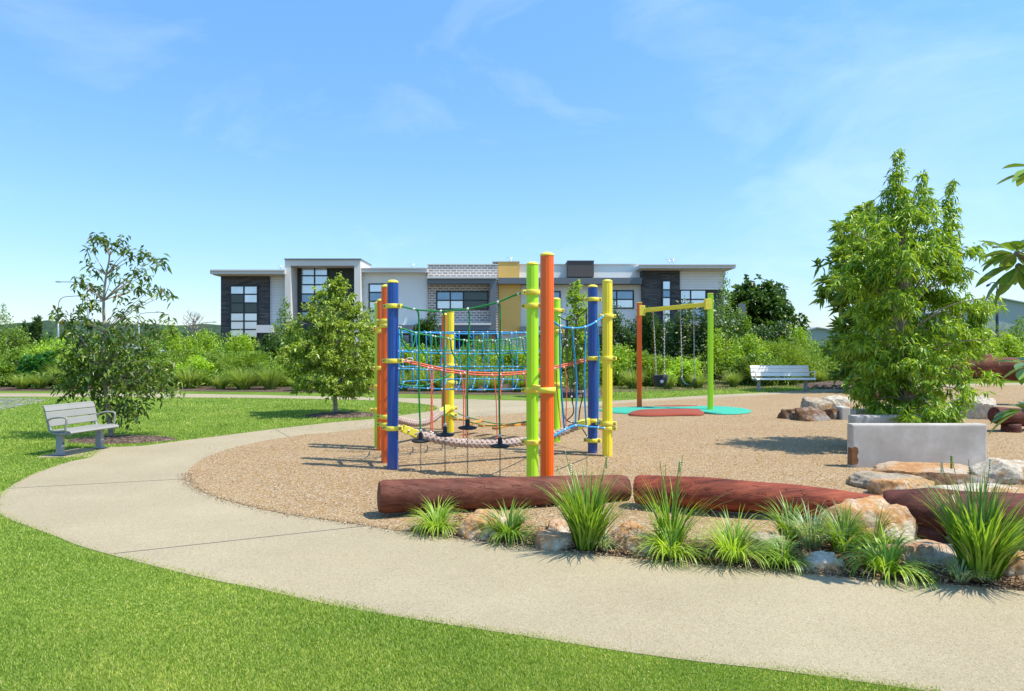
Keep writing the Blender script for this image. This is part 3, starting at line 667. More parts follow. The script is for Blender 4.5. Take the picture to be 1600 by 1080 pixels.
def swing(name, x1, x2, b1, b2, lab, kind):
    a1, a2 = on_beam(x1), on_beam(x2); a1.z -= .07; a2.z -= .07
    e1, e2 = W(b1[0], b1[1], a1.y - .05), W(b2[0], b2[1], a2.y - .05); mid = (e1 + e2) / 2; off = Vector((mid.x, mid.y, mid.z))
    t = empty(name, off, label=lab, cat='swing')
    chain_mb(a1, e1, off).build('chain', M['chain'], t); chain_mb(a2, e2, off).build('chain', M['chain'], t)
    h = MB()
    for p in (a1, a2): h.tube([p - off + Vector((0, 0, .012)), p - off + Vector((0, 0, -.03))], .014, 8)
    h.build('hanger', M['steel'], t)
    d = (e2 - e1); d.z = 0; u = d.normalized(); v = Vector((-u.y, u.x, 0)); hw_ = d.length / 2
    b = MB()
    if kind == 'bucket':
        prof = [(.02, -.26), (.13, -.25), (.165, -.2), (.18, -.08), (.185, .02), (.175, .025), (.165, 0), (.15, -.18), (.02, -.22)]
        M_ = Matrix(((u.x, v.x, 0, 0), (u.y, v.y, 0, 0), (0, 0, 1, 0), (0, 0, 0, 1))); b.lathe(prof, (0, 0, 0), 20, 0, True, M_); b.build('bucket_seat', M['rubber'], t)
        g_ = MB(); g_.lathe([(.045, 0), (.045, .012), (.02, .014)], (0, 0, 0), 16, 0, True, Matrix.Translation((0, -.178, -.13)) @ Matrix.Rotation(R(84), 4, 'X')); g_.build('seat_badge', M['steel'], t)
        for s in (-1, 1):
            q = MB(); q.tube([u * s * hw_ * 1.0 + Vector((0, 0, .02)), u * s * .17 + v * .06, u * s * .17 - v * .06, u * s * hw_ + Vector((0, 0, .02))], .008, 6); q.build('hanger_loop', M['steel'], t)
    else:
        P = []; n = 14
        for k in range(n + 1):
            s = -1 + 2 * k / n; P.append(u * s * (hw_ + .02) + Vector((0, 0, -.17 + .15 * abs(s) ** 2.4)))
        V = []; F = []
        for p in P:
            for (dv, dz) in ((-.08, 0), (.08, 0), (.08, -.018), (-.08, -.018)): V.append(p + v * dv + Vector((0, 0, dz)))
        for k in range(n):
            for j in range(4): F.append((k * 4 + j, k * 4 + (j + 1) % 4, k * 4 + 4 + (j + 1) % 4, k * 4 + 4 + j))
        F += [(0, 1, 2, 3), (n * 4 + 3, n * 4 + 2, n * 4 + 1, n * 4)]; b.add(V, F); b.build('strap_seat', simple('dark_green_rubber', (.010, .05, .03), .8, .1), t)
        for s in (-1, 1):
            q = MB(); q.tube([u * s * hw_ + Vector((0, 0, .03)), u * s * (hw_ + .02) + v * .07 + Vector((0, 0, -.03)), u * s * (hw_ + .02) - v * .07 + Vector((0, 0, -.03)), u * s * hw_ + Vector((0, 0, .03))], .008, 6); q.build('hanger_loop', M['steel'], t)
swing('toddler_swing', 1020.5, 1038, (1025.5, 589), (1038, 586), 'black bucket seat toddler swing hanging on chains nearer the orange post', 'bucket')
swing('strap_swing', 1063, 1084, (1066, 592), (1085, 588), 'dark strap seat swing hanging on chains nearer the lime post', 'strap')
def slab_mound(name, pts, h, mat, parent=None, off=Vector((0, 0, 0)), z0=0.02):
    P = cr(pts, 5, True); k = len(P); c = sum(P, Vector()) / k; b = MB(); V = []; F = []
    st = [(1.0, 0), (.985, h * .6), (.95, h), (.5, h * 1.15), (.001, h * 1.2)]
    for (s, dz) in st:
        for p in P: V.append(Vector((c.x + (p.x - c.x) * s, c.y + (p.y - c.y) * s, z0 + dz)) - off)
    for q in range(len(st) - 1):
        for i in range(k): F.append((q * k + i, q * k + (i + 1) % k, (q + 1) * k + (i + 1) % k, (q + 1) * k + i))
    b.add(V, F, 0, True); o_ = b.build(name, mat, parent)
    if sum(p_.normal.z for p_ in o_.data.polygons) < 0: o_.data.flip_normals()
    return o_
mt = [(936, 642), (965, 639.5), (1020, 638), (1080, 637.5), (1130, 638), (1160, 640.5), (1174, 643.5), (1165, 647.5), (1130, 649), (1098, 647), (1080, 644.8), (1005, 645.5), (985, 648), (955, 646)]
mo = slab_mound('rubber_mat', [G(*p) for p in mt], .035, M['teal']); tag(mo, 'teal and red rubber safety mat under the swing frame', 'mat')
slab_mound('red_patch', [G(*p) for p in ((982, 650), (992, 645.5), (1010, 643.5), (1050, 642.8), (1092, 643.2), (1098, 650), (1060, 651), (1010, 652))], .046, M['redrub'], mo)
slab_mound('red_patch', [G(*p) for p in ((1020, 638.2), (1055, 637), (1092, 637.6), (1070, 638.8), (1040, 639))], .045, M['redrub'], mo)
# ================================================================ BENCHES
def bench(loc, rz, Ln, s, lab, pm='bench'):
    t = empty('park_bench', loc, rz, label=lab, cat='bench')
    hl = Ln / 2
    def slat(y, z, w_, ang_, mi=0, x=hl): return (Matrix.Translation((0, y * s, z * s)) @ Matrix.Rotation(ang_, 4, 'X'), w_ * s)
    b = MB()
    for (y, z, w_, a) in ((.17, .56, .128, R(72)), (.205, .695, .128, R(75)), (.24, .815, .115, R(62))):
        M_, ww = slat(y, z, w_, a); b.box(-hl, hl, -ww / 2, ww / 2, -.014 * s, .014 * s, 0, M_, .008)
    M_, ww = slat(.268, .855, .05, R(20)); b.box(-hl, hl, -ww / 2, ww / 2, -.013 * s, .013 * s, 0, M_, .008)
    b.build('backrest', M[pm], t)
    b = MB()
    for (y, z, w_, a) in ((.08, .425, .10, R(-6)), (-.035, .427, .10, R(3)), (-.15, .437, .10, R(4)), (-.265, .432, .10, R(-8)), (-.325, .412, .045, R(-50))):
        M_, ww = slat(y, z, w_, -a); b.box(-hl, hl, -ww / 2, ww / 2, -.014 * s, .014 * s, 0, M_, .008)
    b.build('seat', M[pm], t)
    for sx in (-1, 1):
        x = sx * hl * .80; b = MB()
        b.box(x - .035 * s, x + .035 * s, -.06 * s, .07 * s, 0, .33 * s, 0, None, .008)
        b.box(x - .07 * s, x + .07 * s, -.10 * s, .11 * s, 0, .012 * s, 0, None, .004)
        b.box(x - .045 * s, x + .045 * s, -.055 * s, .065 * s, .30 * s, .36 * s, 0, None, .01)
        lg = b.build('leg', M['benchleg'], t)
        if sx < 0 and Ln < 1.2:
            q = MB(); q.box(x - .018 * s, x + .018 * s, -.063 * s, -.059 * s, .19 * s, .215 * s); q.build('leg_plate', M['rubber'], lg)
        b = MB(); xs = sx * (hl - .03)
        pr = [(-.30, .385), (-.1, .39), (.05, .385), (.13, .42), (.17, .5), (.21, .64), (.25, .78), (.28, .85)]
        P = cr([Vector((xs, y * s, z * s)) for (y, z) in pr], 4); b.tube(P, [.026 * s] * len(P), 8, 0)
        b.build('side_frame', M['benchleg'], t)
        b = MB(); ar = [(.19, .60), (.08, .65), (-.08, .675), (-.21, .67), (-.245, .64), (-.235, .55), (-.215, .44)]
        P = cr([Vector((sx * (hl + .0), y * s, z * s)) for (y, z) in ar], 5); b.tube(P, .018 * s, 8, 0)
        b.build('armrest', M[pm], t)
    return t
p1, p2 = G(97.7, 711.8), G(153, 701.8)
md = (p1 + p2) / 2; th = math.atan2(p2.y - p1.y, p2.x - p1.x)
bench((md.x, md.y, .014), th - R(1), .86, .82, 'grey metal park bench on a slab beside the dark leaved tree at left')
p1, p2 = G(1184, 612.5), G(1263.5, 611)
md = (p1 + p2) / 2; bench((md.x, md.y + .1, .02), R(3), 2.1, 1.0, 'long slatted park bench with painted-in sunlight on the far path before the shrubs', 'bench_sunlit')
# ================================================================ LOGS
def log(name, pts, rad, mat, lab, seed=0, n=40, group=None, knob=None):
    P = cr(pts, 14); c = sum(P, Vector()) / len(P); c.z = 0; k = len(P); V = []; F = []
    rr = rad if hasattr(rad, '__len__') else [rad, rad]
    for i, p in enumerate(P):
        d = (P[min(i + 1, k - 1)] - P[max(i - 1, 0)]).normalized(); a = d.cross(Vector((0, 0, 1))).normalized(); b_ = a.cross(d).normalized()
        u = i / (k - 1); q = u * (len(rr) - 1); j = min(int(q), len(rr) - 2); r0 = rr[j] + (rr[j + 1] - rr[j]) * (q - j)
        e = min(u, 1 - u) * (k - 1); r0 *= (.90 if e < .5 else .97 if e < 1.5 else 1)
        for m_ in range(n):
            t = 2 * PI * m_ / n; nz = noise.noise(Vector((math.cos(t) * 1.1 + seed * 5, math.sin(t) * 1.1, u * 4))) * .055 + noise.noise(Vector((math.cos(t) * 5, math.sin(t) * 5, u * 6 + seed))) * .018
            if knob:
                kd = math.hypot((u - knob[0]) * 8, ((t - knob[1] + PI) % (2 * PI) - PI) * 1.3); nz += .30 * math.exp(-kd * kd * 6)
            V.append(p + a * math.cos(t) * r0 * (1 + nz) + b_ * math.sin(t) * r0 * (1 + nz) - c)
    for i in range(k - 1):
        for m_ in range(n): m2 = (m_ + 1) % n; F.append((i * n + m2, i * n + m_, (i + 1) * n + m_, (i + 1) * n + m2))
    F.append(tuple(range(n - 1, -1, -1))); F.append(tuple((k - 1) * n + m_ for m_ in range(n)))
    b = MB(); b.add(V, F[:-2], 0, True); b.add([V[x] for x in range(n)], [tuple(range(n))]); b.add(V[-n:], [tuple(range(n - 1, -1, -1))])
    o = b.build(name, M[mat]); o.location = c; tag(o, lab, 'log', group); return o
def stump(par, p, h, r, mat, off):
    b = MB(); b.lathe([(r, -.12), (r * 1.02, 0), (r, h * .5), (r * .96, h)], (p.x - off.x, p.y - off.y, 0), 18); return b.build('support', M[mat], par)
YA, YB = 6.35, 7.1
l1 = log('timber_log', [W(592, 776, YA), W(700, 773, 6.55), W(840, 768, 6.8), W(978, 763.5, YB)], [.152, .152, .146, .142], 'log1', 'weathered brown timber log, leftmost of the log edging in front of climbing posts', 1)
stump(l1, W(654, 800, 6.46), .12, .055, 'log3', l1.location)
stump(l1, W(930, 780, 7.0), .12, .06, 'log3', l1.location)
l2 = log('timber_log', [W(994, 765, 6.75), W(1100, 771, 6.5), W(1230, 781, 6.3), W(1345, 791, 6.1), W(1402, 796, 6.0)], [.145, .155, .145, .115, .105], 'log2', 'bright red stained timber log between the brown log and the darkest log', 2)
l3 = log('timber_log', [W(1380, 793, 5.75), W(1450, 799, 5.6), W(1560, 807, 5.45), W(1750, 818, 5.2)], [.14, .185, .19, .19], 'log3', 'dark brown timber log entering from the right above strappy grass', 3)
stump(l3, W(1445, 840, 5.6), .14, .15, 'log3', l3.location); stump(l2, W(1100, 800, 6.5), .1, .06, 'log3', l2.location)
stump(l2, W(1290, 800, 6.2), .1, .06, 'log3', l2.location)
l4 = log('timber_log', [W(1489, 578, 18.8), W(1525, 573, 18.7), W(1565, 575, 18.5), W(1610, 580, 18.2), W(1700, 590, 17.8)], [.22, .28, .30, .31, .28], 'log1', 'raised maroon timber log spanning above the grass at far right', 4, knob=(.36, 1.35))
stump(l4, W(1650, 600, 18.1), .75, .16, 'log3', l4.location); 
l5 = log('timber_log', [W(1334, 619, 20), W(1400, 621, 20), W(1470, 621, 20.2)], [.22, .21, .20], 'log3', 'dark red timber log lying behind the leafy tree and concrete blocks', 5)
l6 = log('timber_log', [W(1553, 648, 12.6), W(1585, 652, 12.7), W(1680, 655, 13)], [.15, .17, .17], 'log3', 'short maroon log under broad leaves at the right edge', 6)
stump(l6, W(1580, 670, 12.6), .16, .16, 'log3', l6.location)
# ================================================================ CONCRETE BLOCKS
def block(name, x0, x1, Yf, dp, ztop, lab, mat='concrete', zb=-.1, bev=.025):
    b = MB(); xa, xb = (x0 - 800) / FP * Yf, (x1 - 800) / FP * Yf; cx = (xa + xb) / 2
    b.box(xa - cx, xb - cx, 0, dp, zb, ztop, 0, None, bev); o = b.build(name, M[mat]); o.location = (cx, Yf, 0); tag(o, lab, 'concrete block'); return o
k1 = block('concrete_block', 1331, 1543, 8.9, .14, .575, 'long grey concrete block in front of the leafy tree with brown stain at its corner')
b = MB(); P = [(-.003, .0), (.075, .02), (.085, .07), (.065, .12), (.085, .17), (.075, .225), (.04, .245), (-.003, .22)]
V = [Vector((k1.dimensions.x * -.5 + x, -.008, z + .04)) for (x, z) in P] + [Vector((k1.dimensions.x * -.5 + x, .1, z + .04)) for (x, z) in P]; n_ = len(P)
V = [v + Vector((.0, 0, 0)) for v in V]
b.add(V, [tuple(range(n_))] + [(i, i + n_, (i + 1) % n_ + n_, (i + 1) % n_) for i in range(n_)]); b.build('corner_stain', simple('rust_brown', (.20, .085, .025), .8, .3, 12, .3), k1)
block('concrete_block', 1335, 1500, 9.95, .2, .575, 'concrete block second from the front behind the longest grey block')
block('concrete_block', 1337, 1478, 10.95, .2, .575, 'concrete block farthest from the front, partly hidden by drooping leaves')
block('concrete_block', 1315, 1329, 14.6, .3, .28, 'small pale grey stone cube beside the brown boulder', zb=-.05)
# ================================================================ ROCKS
def rock(px0, px1, ytop, ybase, mat, lab, seed, dep=.8, flat=.0, yo=0, group=None):
    Yb = H * FP / (ybase - 540) + yo; sx = (px1 - px0) / 2 / FP * Yb; dy = sx * dep; Yc = Yb + dy * .8
    c = W((px0 + px1) / 2, ybase, Yb); zt = H - (ytop - 540) / FP * (Yc)
    bm = bmesh.new(); bmesh.ops.create_icosphere(bm, subdivisions=5, radius=1); r = random.Random(seed)
    pn = []
    for k in range(13):
        v = Vector((r.gauss(0, 1), r.gauss(0, 1), r.gauss(0, .8))).normalized(); pn.append((v, r.uniform(.60, .92)))
    pn.append((Vector((r.uniform(-.12, .12), r.uniform(-.2, .1), 1)).normalized(), .62))
    zt = max(.08, zt); rz = zt / .62
    V = []
    for v in bm.verts:
        p = v.co.copy()
        for (nn, dd) in pn:
            q = p.dot(nn)
            if q > dd: p -= nn * (q - dd) * .93
        p *= 1 + .10 * noise.fractal(p * 1.6 + Vector((seed, 0, 0)), .6, 2, 5) + .025 * noise.noise(p * 9)
        v.co = Vector((p.x * sx * 1.12, p.y * dy * 1.12, p.z * rz))
    for f in bm.faces: f.smooth = True
    me = bpy.data.meshes.new('boulder'); bm.to_mesh(me); bm.free()
    o = newobj('boulder', me, None, [M[mat]]); o.location = (c.x, Yc, 0)
    return tag(o, lab, 'boulder', group)
rock(1220, 1262, 640, 656, 'rockD', 'brown boulder at the left end of the far rock group', 11, .9)
rock(1244, 1304, 641, 659, 'rockD', 'dark brown rounded boulder in front of the far rock group', 12, .7)
rock(1255, 1310, 626, 648, 'rockG', 'grey topped boulder behind the dark brown rounded one', 13, .8)
rock(1290, 1347, 621, 644, 'rockW', 'white and orange boulder at the back of the far rock group', 14, .7)
rock(1288, 1318, 639, 656, 'rockD', 'brown boulder touching the small stone cube', 15, .7)
rock(1517, 1569, 624, 656, 'rockW', 'cream angular boulder standing right of the concrete blocks', 16, .8)
rock(1490, 1524, 622, 648, 'rockG', 'grey boulder half hidden by leaves behind the concrete blocks', 46, .8)
rock(1347, 1475, 744, 769, 'rockG', 'low grey boulder behind the joint of the red and dark logs', 17, .8)
rock(1366, 1432, 751, 776, 'rockO', 'orange and white boulder touching the top of the logs', 18, .6)
rock(1398, 1560, 729, 750, 'rockS', 'flat orange slab rock below the long concrete block', 19, .7)
rock(1455, 1580, 742, 766, 'rockD', 'brown fissured rock under the flat orange slab', 20, .5)
rock(1540, 1640, 721, 757, 'rockW', 'pale boulder at the right edge behind the dark log', 21, .7)
rock(1470, 1620, 758, 778, 'rockW', 'low pale rock just above the dark log at right', 22, .4)
rock(712, 800, 806, 846, 'rockO', 'orange topped boulder between the two leftmost grass clumps', 23, .8)
rock(828, 905, 835, 862, 'rockR', 'low reddish rock at the path edge beside the tall grass clump', 24, .7)
rock(958, 1012, 819, 846, 'rockO', 'orange flat rock right of the tall grass clump', 25, .8)
rock(962, 1048, 838, 872, 'rockR', 'brown striped boulder at the path edge under the orange flat rock', 26, .8)
rock(1286, 1464, 790, 858, 'rockO', 'large white and orange arched boulder in the garden bed', 27, .5)
rock(1260, 1334, 870, 898, 'rockW', 'pale flat rock at the path edge below the arched boulder', 28, .8)
rock(1368, 1525, 850, 888, 'rockR', 'long pink and orange rock below the arched boulder', 29, .5)
rock(1550, 1640, 858, 908, 'rockO', 'orange rock at the right edge beside the largest grass clump', 30, .7)
rock(1080, 1130, 852, 874, 'rockD', 'small brown rock between two middle grass clumps', 31, .8)
rock(850, 900, 815, 838, 'rockR', 'small red rock behind the tall grass clump', 32, .8)
rock(1180, 1245, 838, 872, 'rockG', 'grey rock behind the low lime grass clump', 33, .8)
# ================================================================ GARDEN CLUMPS
def clump(px, py, hpx, wpx, n, mat, lab, wd=.012, arch=.7, seed=0, name='strappy_grass_clump', stalks=0, spread=1.0):
    b0 = G(px, py - 5); Y = b0.y; h = hpx * .9 / FP * Y; w_ = wpx / FP * Y
    r = np.random.default_rng(seed); A_ = r.uniform(0, 2 * PI, n); rad = w_ * .16 * spread * r.random(n) ** .6
    P = np.stack([np.cos(A_) * rad, np.sin(A_) * rad, np.zeros(n) + .0], 1); ln = h * r.uniform(.62, 1.2, n) * (1 + .18 * arch)
    t = empty(name, (b0.x, b0.y + .03, .02), label=lab, cat='grass clump')
    strips('blades', P, A_ + r.normal(size=n) * .5, ln, wd * r.uniform(.7, 1.25, n), arch, LM[mat], t, seed, 6)
    if stalks:
        b = MB(); q = random.Random(seed)
        for k in range(stalks):
            x, y = q.uniform(-.1, .1) * w_ * 3, q.uniform(-.05, .15); hh = h * q.uniform(1.05, 1.45); P = cr([Vector((x * .3, y * .3, 0)), Vector((x * .7, y, hh * .5)), Vector((x * 1.3, y, hh))], 4)
            b.tube(P, .0022, 4); 
            for s in range(5): b.ball(P[-1] - Vector((0, 0, .018 * s)), .0045 if k % 4 else .009, 1 if k % 5 == 0 else 0, 5)
        b.build('flower_stalks', [LM['tuss'], LM['flow']], t)
    return t
clump(682, 838, 50, 95, 260, 'tuftl', 'bright fine grass clump at the left end of the garden bed', .008, 1.35, 1)
clump(795, 851, 58, 95, 280, 'tuft', 'dense green grass clump second from the left in the garden bed', .009, 1.3, 2)
clump(918, 866, 118, 120, 300, 'tuft', 'tall upright grass clump in front of the brown log', .015, .5, 3, stalks=7)
clump(945, 869, 36, 60, 90, 'vari', 'small cream striped grass clump at the foot of the tall one', .009, 1.0, 4)
clump(1050, 880, 66, 105, 240, 'tuftl', 'bright arching grass clump in front of the gap between logs', .010, 1.3, 5)
clump(1048, 868, 118, 95, 90, 'tuft', 'tall sparse dark grass clump at the left end of the red log', .013, .45, 6, stalks=6)
clump(1148, 886, 76, 112, 330, 'tuftl', 'rounded pale green grass clump below the middle of the red log', .008, 1.05, 7)
clump(1225, 893, 52, 100, 220, 'tuft', 'low lime grass clump at the path edge left of the pale flat rock', .010, 1.35, 8)
clump(1270, 866, 66, 80, 170, 'vari', 'cream striped grass clump against the arched boulder', .008, .8, 9)
clump(1238, 852, 62, 90, 170, 'tuft', 'dark green grass clump touching the red log', .010, 1.0, 10)
clump(1322, 872, 70, 110, 260, 'tuft', 'mid green grass clump covering the arched boulder front', .009, .95, 11)
clump(1372, 866, 62, 90, 200, 'tuft', 'fine grass clump between arched boulder and pink rock', .009, 1.0, 12)
clump(1388, 906, 68, 150, 230, 'tuftl', 'wide lime grass clump spilling to the path beside the pink rock', .011, 1.5, 13)
clump(1535, 915, 150, 150, 340, 'tuft', 'largest upright grass clump in front of the dark log at right', .017, .5, 14, stalks=6)
clump(1505, 920, 42, 70, 90, 'vari', 'small cream striped grass tuft at the foot of the largest clump', .009, .9, 15)
clump(1600, 905, 40, 80, 70, 'tuftl', 'small lime grass tuft at the right edge of the bed', .010, 1.0, 16)
# leaf litter and stones in the bed and on the gravel (uncountable)
def chips(name, n, sampler, s0, s1, mat, lab, seed, zz=.03):
    r = np.random.default_rng(seed); P = []
    for k in range(n): P.append(sampler(r))
    P = np.array(P); a = r.uniform(0, 2 * PI, n); D = np.stack([np.cos(a), np.sin(a), r.normal(size=n) * .25], 1); P[:, 2] = zz + r.uniform(0, .012, n)
    o = leaves(name, P, D, s0, s1, mat, None, .3, -.05, seed); tag(o, lab, 'litter', kind='stuff'); return o
litm = leafmat('dry_leaf', (.10, .05, .03), (.42, .27, .14), .1, .8, .2, (.6, .5, .36))
def bed_s(r):
    x = r.uniform(660, 1640); e = np.interp(x, [p[0] for p in grav_px[8:]], [p[1] for p in grav_px[8:]]); g_ = G(x, e - 2 - r.random() ** 1.3 * 32); return (g_.x, g_.y, 0)
chips('leaf_litter', 6000, bed_s, .035, .016, litm, 'dry brown leaf litter along the garden bed', 3)
def grav_s(r):
    while True:
        g_ = G(r.uniform(320, 1600), 640 + 170 * r.random()); x = 800 + g_.x / g_.y * FP; y = 540 + H * FP / g_.y
        if y < 650 and x < 640: continue
        if x < 420 and (y > 760 or y < 700): continue
        if x < 560 and y > 795: continue
        return (g_.x, g_.y, 0)
chips('gravel_chips', 14000, grav_s, .020, .013, leafmat('gravel_chip', (.18, .11, .055), (.46, .33, .20), .0, .9, .2, (.60, .56, .50)), 'loose tan wood and stone chips over the play area', 4, .022)
gedge = cr([G(*p) for p in grav_px[:16]] + [], 6)
def spill_s(r): p = gedge[int(r.integers(0, len(gedge) - 1))]; return (p.x + r.normal() * .05, p.y - abs(r.normal()) * .06 + .03, 0)
chips('spilled_chips', 2600, spill_s, .018, .012, leafmat('spilled_chip', (.18, .11, .055), (.46, .33, .20), .0, .9, .2, (.60, .56, .50)), 'loose chips spilled from the play area onto the path edge', 14, .012)
def pave_s(r): g_ = [G(1342, 939), G(1358, 966), G(240, 810), G(105, 815), G(965, 633), G(1255, 636), G(1165, 735)][int(r.integers(0, 7))]; return (g_.x, g_.y, 0)
# ================================================================ TREES
# T1 - dark leaved young tree beside the left bench
Y1 = H * FP / (684 - 540)
t1 = empty('young_tree', W(175, 684, Y1), label='sparse young tree with long dark drooping leaves behind the left bench', cat='tree')
o1 = t1.location.copy()
b = MB(); tr = [W(x, y, Y1) - o1 for (x, y) in ((175, 690), (170, 650), (164, 600), (162, 570), (163, 520), (162, 470), (166, 430), (171, 400), (165, 370))]
limb(b, tr, .05, .008, 9)
zm = [(430, 75, 9), (470, 110, 8), (500, 125, 9), (540, 95, 9), (560, 150, 10), (600, 155, 10), (640, 165, 11), (680, 190, 10), (722, 195, 10), (395, 130, 9), (450, 90, 8), (395, 210, 8), (430, 240, 9), (510, 215, 7), (500, 260, 7), (355, 275, 8), (345, 292, 8), (410, 305, 9), (440, 320, 9), (560, 290, 12), (600, 240, 10), (645, 255, 10), (620, 315, 11), (680, 312, 8), (740, 340, 8), (720, 330, 7), (375, 370, 12), (420, 385, 11), (600, 390, 12), (535, 360, 9), (240, 410, 9), (270, 445, 12), (340, 425, 9), (300, 480, 13), (330, 512, 13), (400, 470, 13), (365, 450, 12), (530, 425, 11), (500, 492, 11), (580, 460, 12), (640, 470, 8), (680, 485, 10), (600, 515, 10), (738, 452, 6), (782, 500, 9), (430, 525, 12), (375, 545, 12), (470, 545, 12), (545, 535, 11), (700, 520, 8), (300, 520, 9)]
P = []; D = []; rr_ = random.Random(5); npr = np.random.default_rng(5)
idx = []
def droop_cluster(c, m, sp, dz=-.45):
    for k in range(m):
        s = rr_.uniform(-1, 1); v = npr.normal(size=3) * .7; v[2] = v[2] * .5 + dz; P.append(np.array(c) + npr.normal(size=3) * sp); D.append(v); idx.append(1 if rr_.random() < .012 else 0)
for (x, y, r0) in zm:
    px, py = x / 2.843, 340 + y / 2.843; dd = rr_.uniform(-.45, .45) * min(1, (py - 350) / 120 + .2)
    c = W(px, py, Y1 + dd) - o1
    best = min(tr, key=lambda q: abs(q.z - (c.z - .12 - .55 * abs(c.x - q.x))))
    mid = best.lerp(c, .5) + Vector((0, 0, .05 * abs(c.x - best.x))); limb(b, [best, mid, c], .010, .003, 5)
    droop_cluster(c, int(r0 * 2.2), .058)
for (cx, cy, rx, ry, n_) in ((505, 640, 225, 90, 46), (350, 700, 110, 60, 26), (660, 700, 110, 60, 26), (520, 790, 150, 75, 34), (560, 860, 90, 40, 14), (480, 600, 160, 50, 20), (300, 760, 50, 40, 6), (720, 760, 50, 30, 6)):
    for k in range(n_):
        a, q = rr_.uniform(0, 2 * PI), rr_.random() ** .5; px, py = (cx + rx * q * math.cos(a)) / 2.843, 340 + (cy + ry * q * math.sin(a)) / 2.843
        c = W(px, py, Y1 + rr_.uniform(-.6, .6) * (1 - q * .5)) - o1
        if c.z < .12: continue
        best = min(tr, key=lambda s: abs(s.z - (c.z - .1))); limb(b, [best, best.lerp(c, .5) + Vector((0, 0, .05)), c], .009, .002, 4) if rr_.random() < .45 else None
        droop_cluster(c, 11, .10)
b.build('trunk', barkp, t1)
leaves('crown', P, D, .130, .044, [LM['t1'], LM['t1y']], t1, .2, .25, 6, np.array(idx))
# profile-driven trees
def tree(name, Y, base, prof, ntips, m, ln, wd, mat, lab, seed, cat='tree', r0=.05, spread=.1, shell=.5, dr=-.1, nb=26, bark=barkm, group=None, flowers=0, extra=None, gap=-.22, gf=2.1, cl=0, cr_=.15):
    bx, by = base; b0 = W(bx, by, Y); t = empty(name, b0, label=lab, cat=cat, group=group)
    tips = crown_points(prof, Y, ntips, seed, shell, gap, gf, cl, cr_)
    if extra: 
        for pr in extra: tips += crown_points(pr[0], Y + (pr[2] if len(pr) > 2 else 0), pr[1], seed + 9, .6, -9)
    top_ = prof[0]; tp = W((top_[1] + top_[2]) / 2, top_[0], Y); b = MB()
    tr_ = [b0 - b0 + Vector((0, 0, -.1))] + [(b0.lerp(tp, k / 6) - b0) + Vector((.03 * math.sin(k * 2.1 + seed) * (tp.z - b0.z) * .3, 0, 0)) for k in range(1, 7)]
    limb(b, tr_, r0, .006, 8)
    r = random.Random(seed); sel = [tips[r.randrange(len(tips))][0] for k in range(nb)]
    for p in sel:
        q = p - b0; f = max(.15, min(.95, (q.z * .75) / max(.1, (tp.z - b0.z)))); i = f * 6; s = tr_[int(i)].lerp(tr_[min(6, int(i) + 1)], i - int(i)) if int(i) > 0 else tr_[1]
        limb(b, [s, s.lerp(q, .5) + Vector((0, 0, .04 * (tp.z - b0.z))), q], r0 * .32, .003, 5)
    b.build('trunk', bark, t)
    P, D = whorls(tips, m, spread, seed, dr)
    P = np.array(P) - np.array(b0); leaves('crown', P, D, ln, wd, LM[mat], t, .18, .25, seed)
    if flowers:
        q = [np.array(tips[r.randrange(len(tips))][0] - b0) for k in range(flowers)]; q = [x + np.array([0, -.05, .03]) for x in q]
        FPn = []; FD = []
        for x in q:
            for k in range(5): FPn.append(x + npr.normal(size=3) * .02); FD.append(npr.normal(size=3) + np.array([0, -.5, .4]))
        leaves('flowers', FPn, FD, .07, .06, LM['flow'], t, .1, 0, seed)
    return t
tree('small_tree', H * FP / (648 - 540), (525, 648), [(433, 520, 530), (452, 504, 542), (472, 492, 556), (495, 470, 570), (520, 456, 582), (545, 444, 588), (575, 440, 594), (598, 452, 590), (609, 470, 576), (616, 498, 556)], 2000, 10, .095, .042, 't2', 'rounded small tree with pale trunk on the lawn before the building', 21, r0=.06, spread=.09, shell=.42, dr=-.15, nb=70, bark=barkp, flowers=0, gap=-.2, gf=3, cl=6, cr_=.09)
Y3 = 10.5
tree('leafy_tree', Y3, (1417, 698), [(300, 1388, 1425), (330, 1352, 1440), (350, 1345, 1470), (385, 1328, 1496), (420, 1322, 1498), (450, 1316, 1512), (490, 1316, 1530), (535, 1318, 1520), (565, 1330, 1494), (600, 1342, 1486), (625, 1358, 1460), (650, 1366, 1410)], 1900, 13, .108, .027, 't3', 'tall bright green drooping leaved tree growing among the concrete blocks', 31, r0=.06, spread=.12, shell=.42, dr=-.6, nb=110, bark=barkp, gap=-.12, gf=3.5, cl=12, cr_=.125,
     extra=[([(227, 1399, 1407), (245, 1394, 1412), (275, 1384, 1420), (310, 1378, 1424), (345, 1362, 1434)], 75), ([(272, 1438, 1444), (295, 1432, 1450), (345, 1425, 1460)], 32), ([(283, 1487, 1493), (310, 1476, 1494), (350, 1468, 1500), (395, 1470, 1506)], 50), ([(582, 1525, 1562), (598, 1505, 1558), (620, 1470, 1530), (655, 1440, 1520)], 40, -1.0), ([(470, 1500, 1546), (510, 1510, 1550), (548, 1500, 1540)], 80), ([(640, 1395, 1500), (663, 1400, 1512)], 60, -.9)])
tree('broad_leaved_tree', 23.5, (1335, 608), [(318, 1342, 1362), (350, 1316, 1395), (385, 1298, 1410), (420, 1282, 1410), (455, 1284, 1410), (500, 1304, 1410), (540, 1302, 1420), (575, 1304, 1420), (600, 1300, 1400)], 300, 12, .46, .14, 'mag', 'broad leaved tree showing behind the left side of the tall leafy tree', 41, r0=.10, spread=.14, shell=.42, dr=.15, nb=60, gap=.05, gf=4)
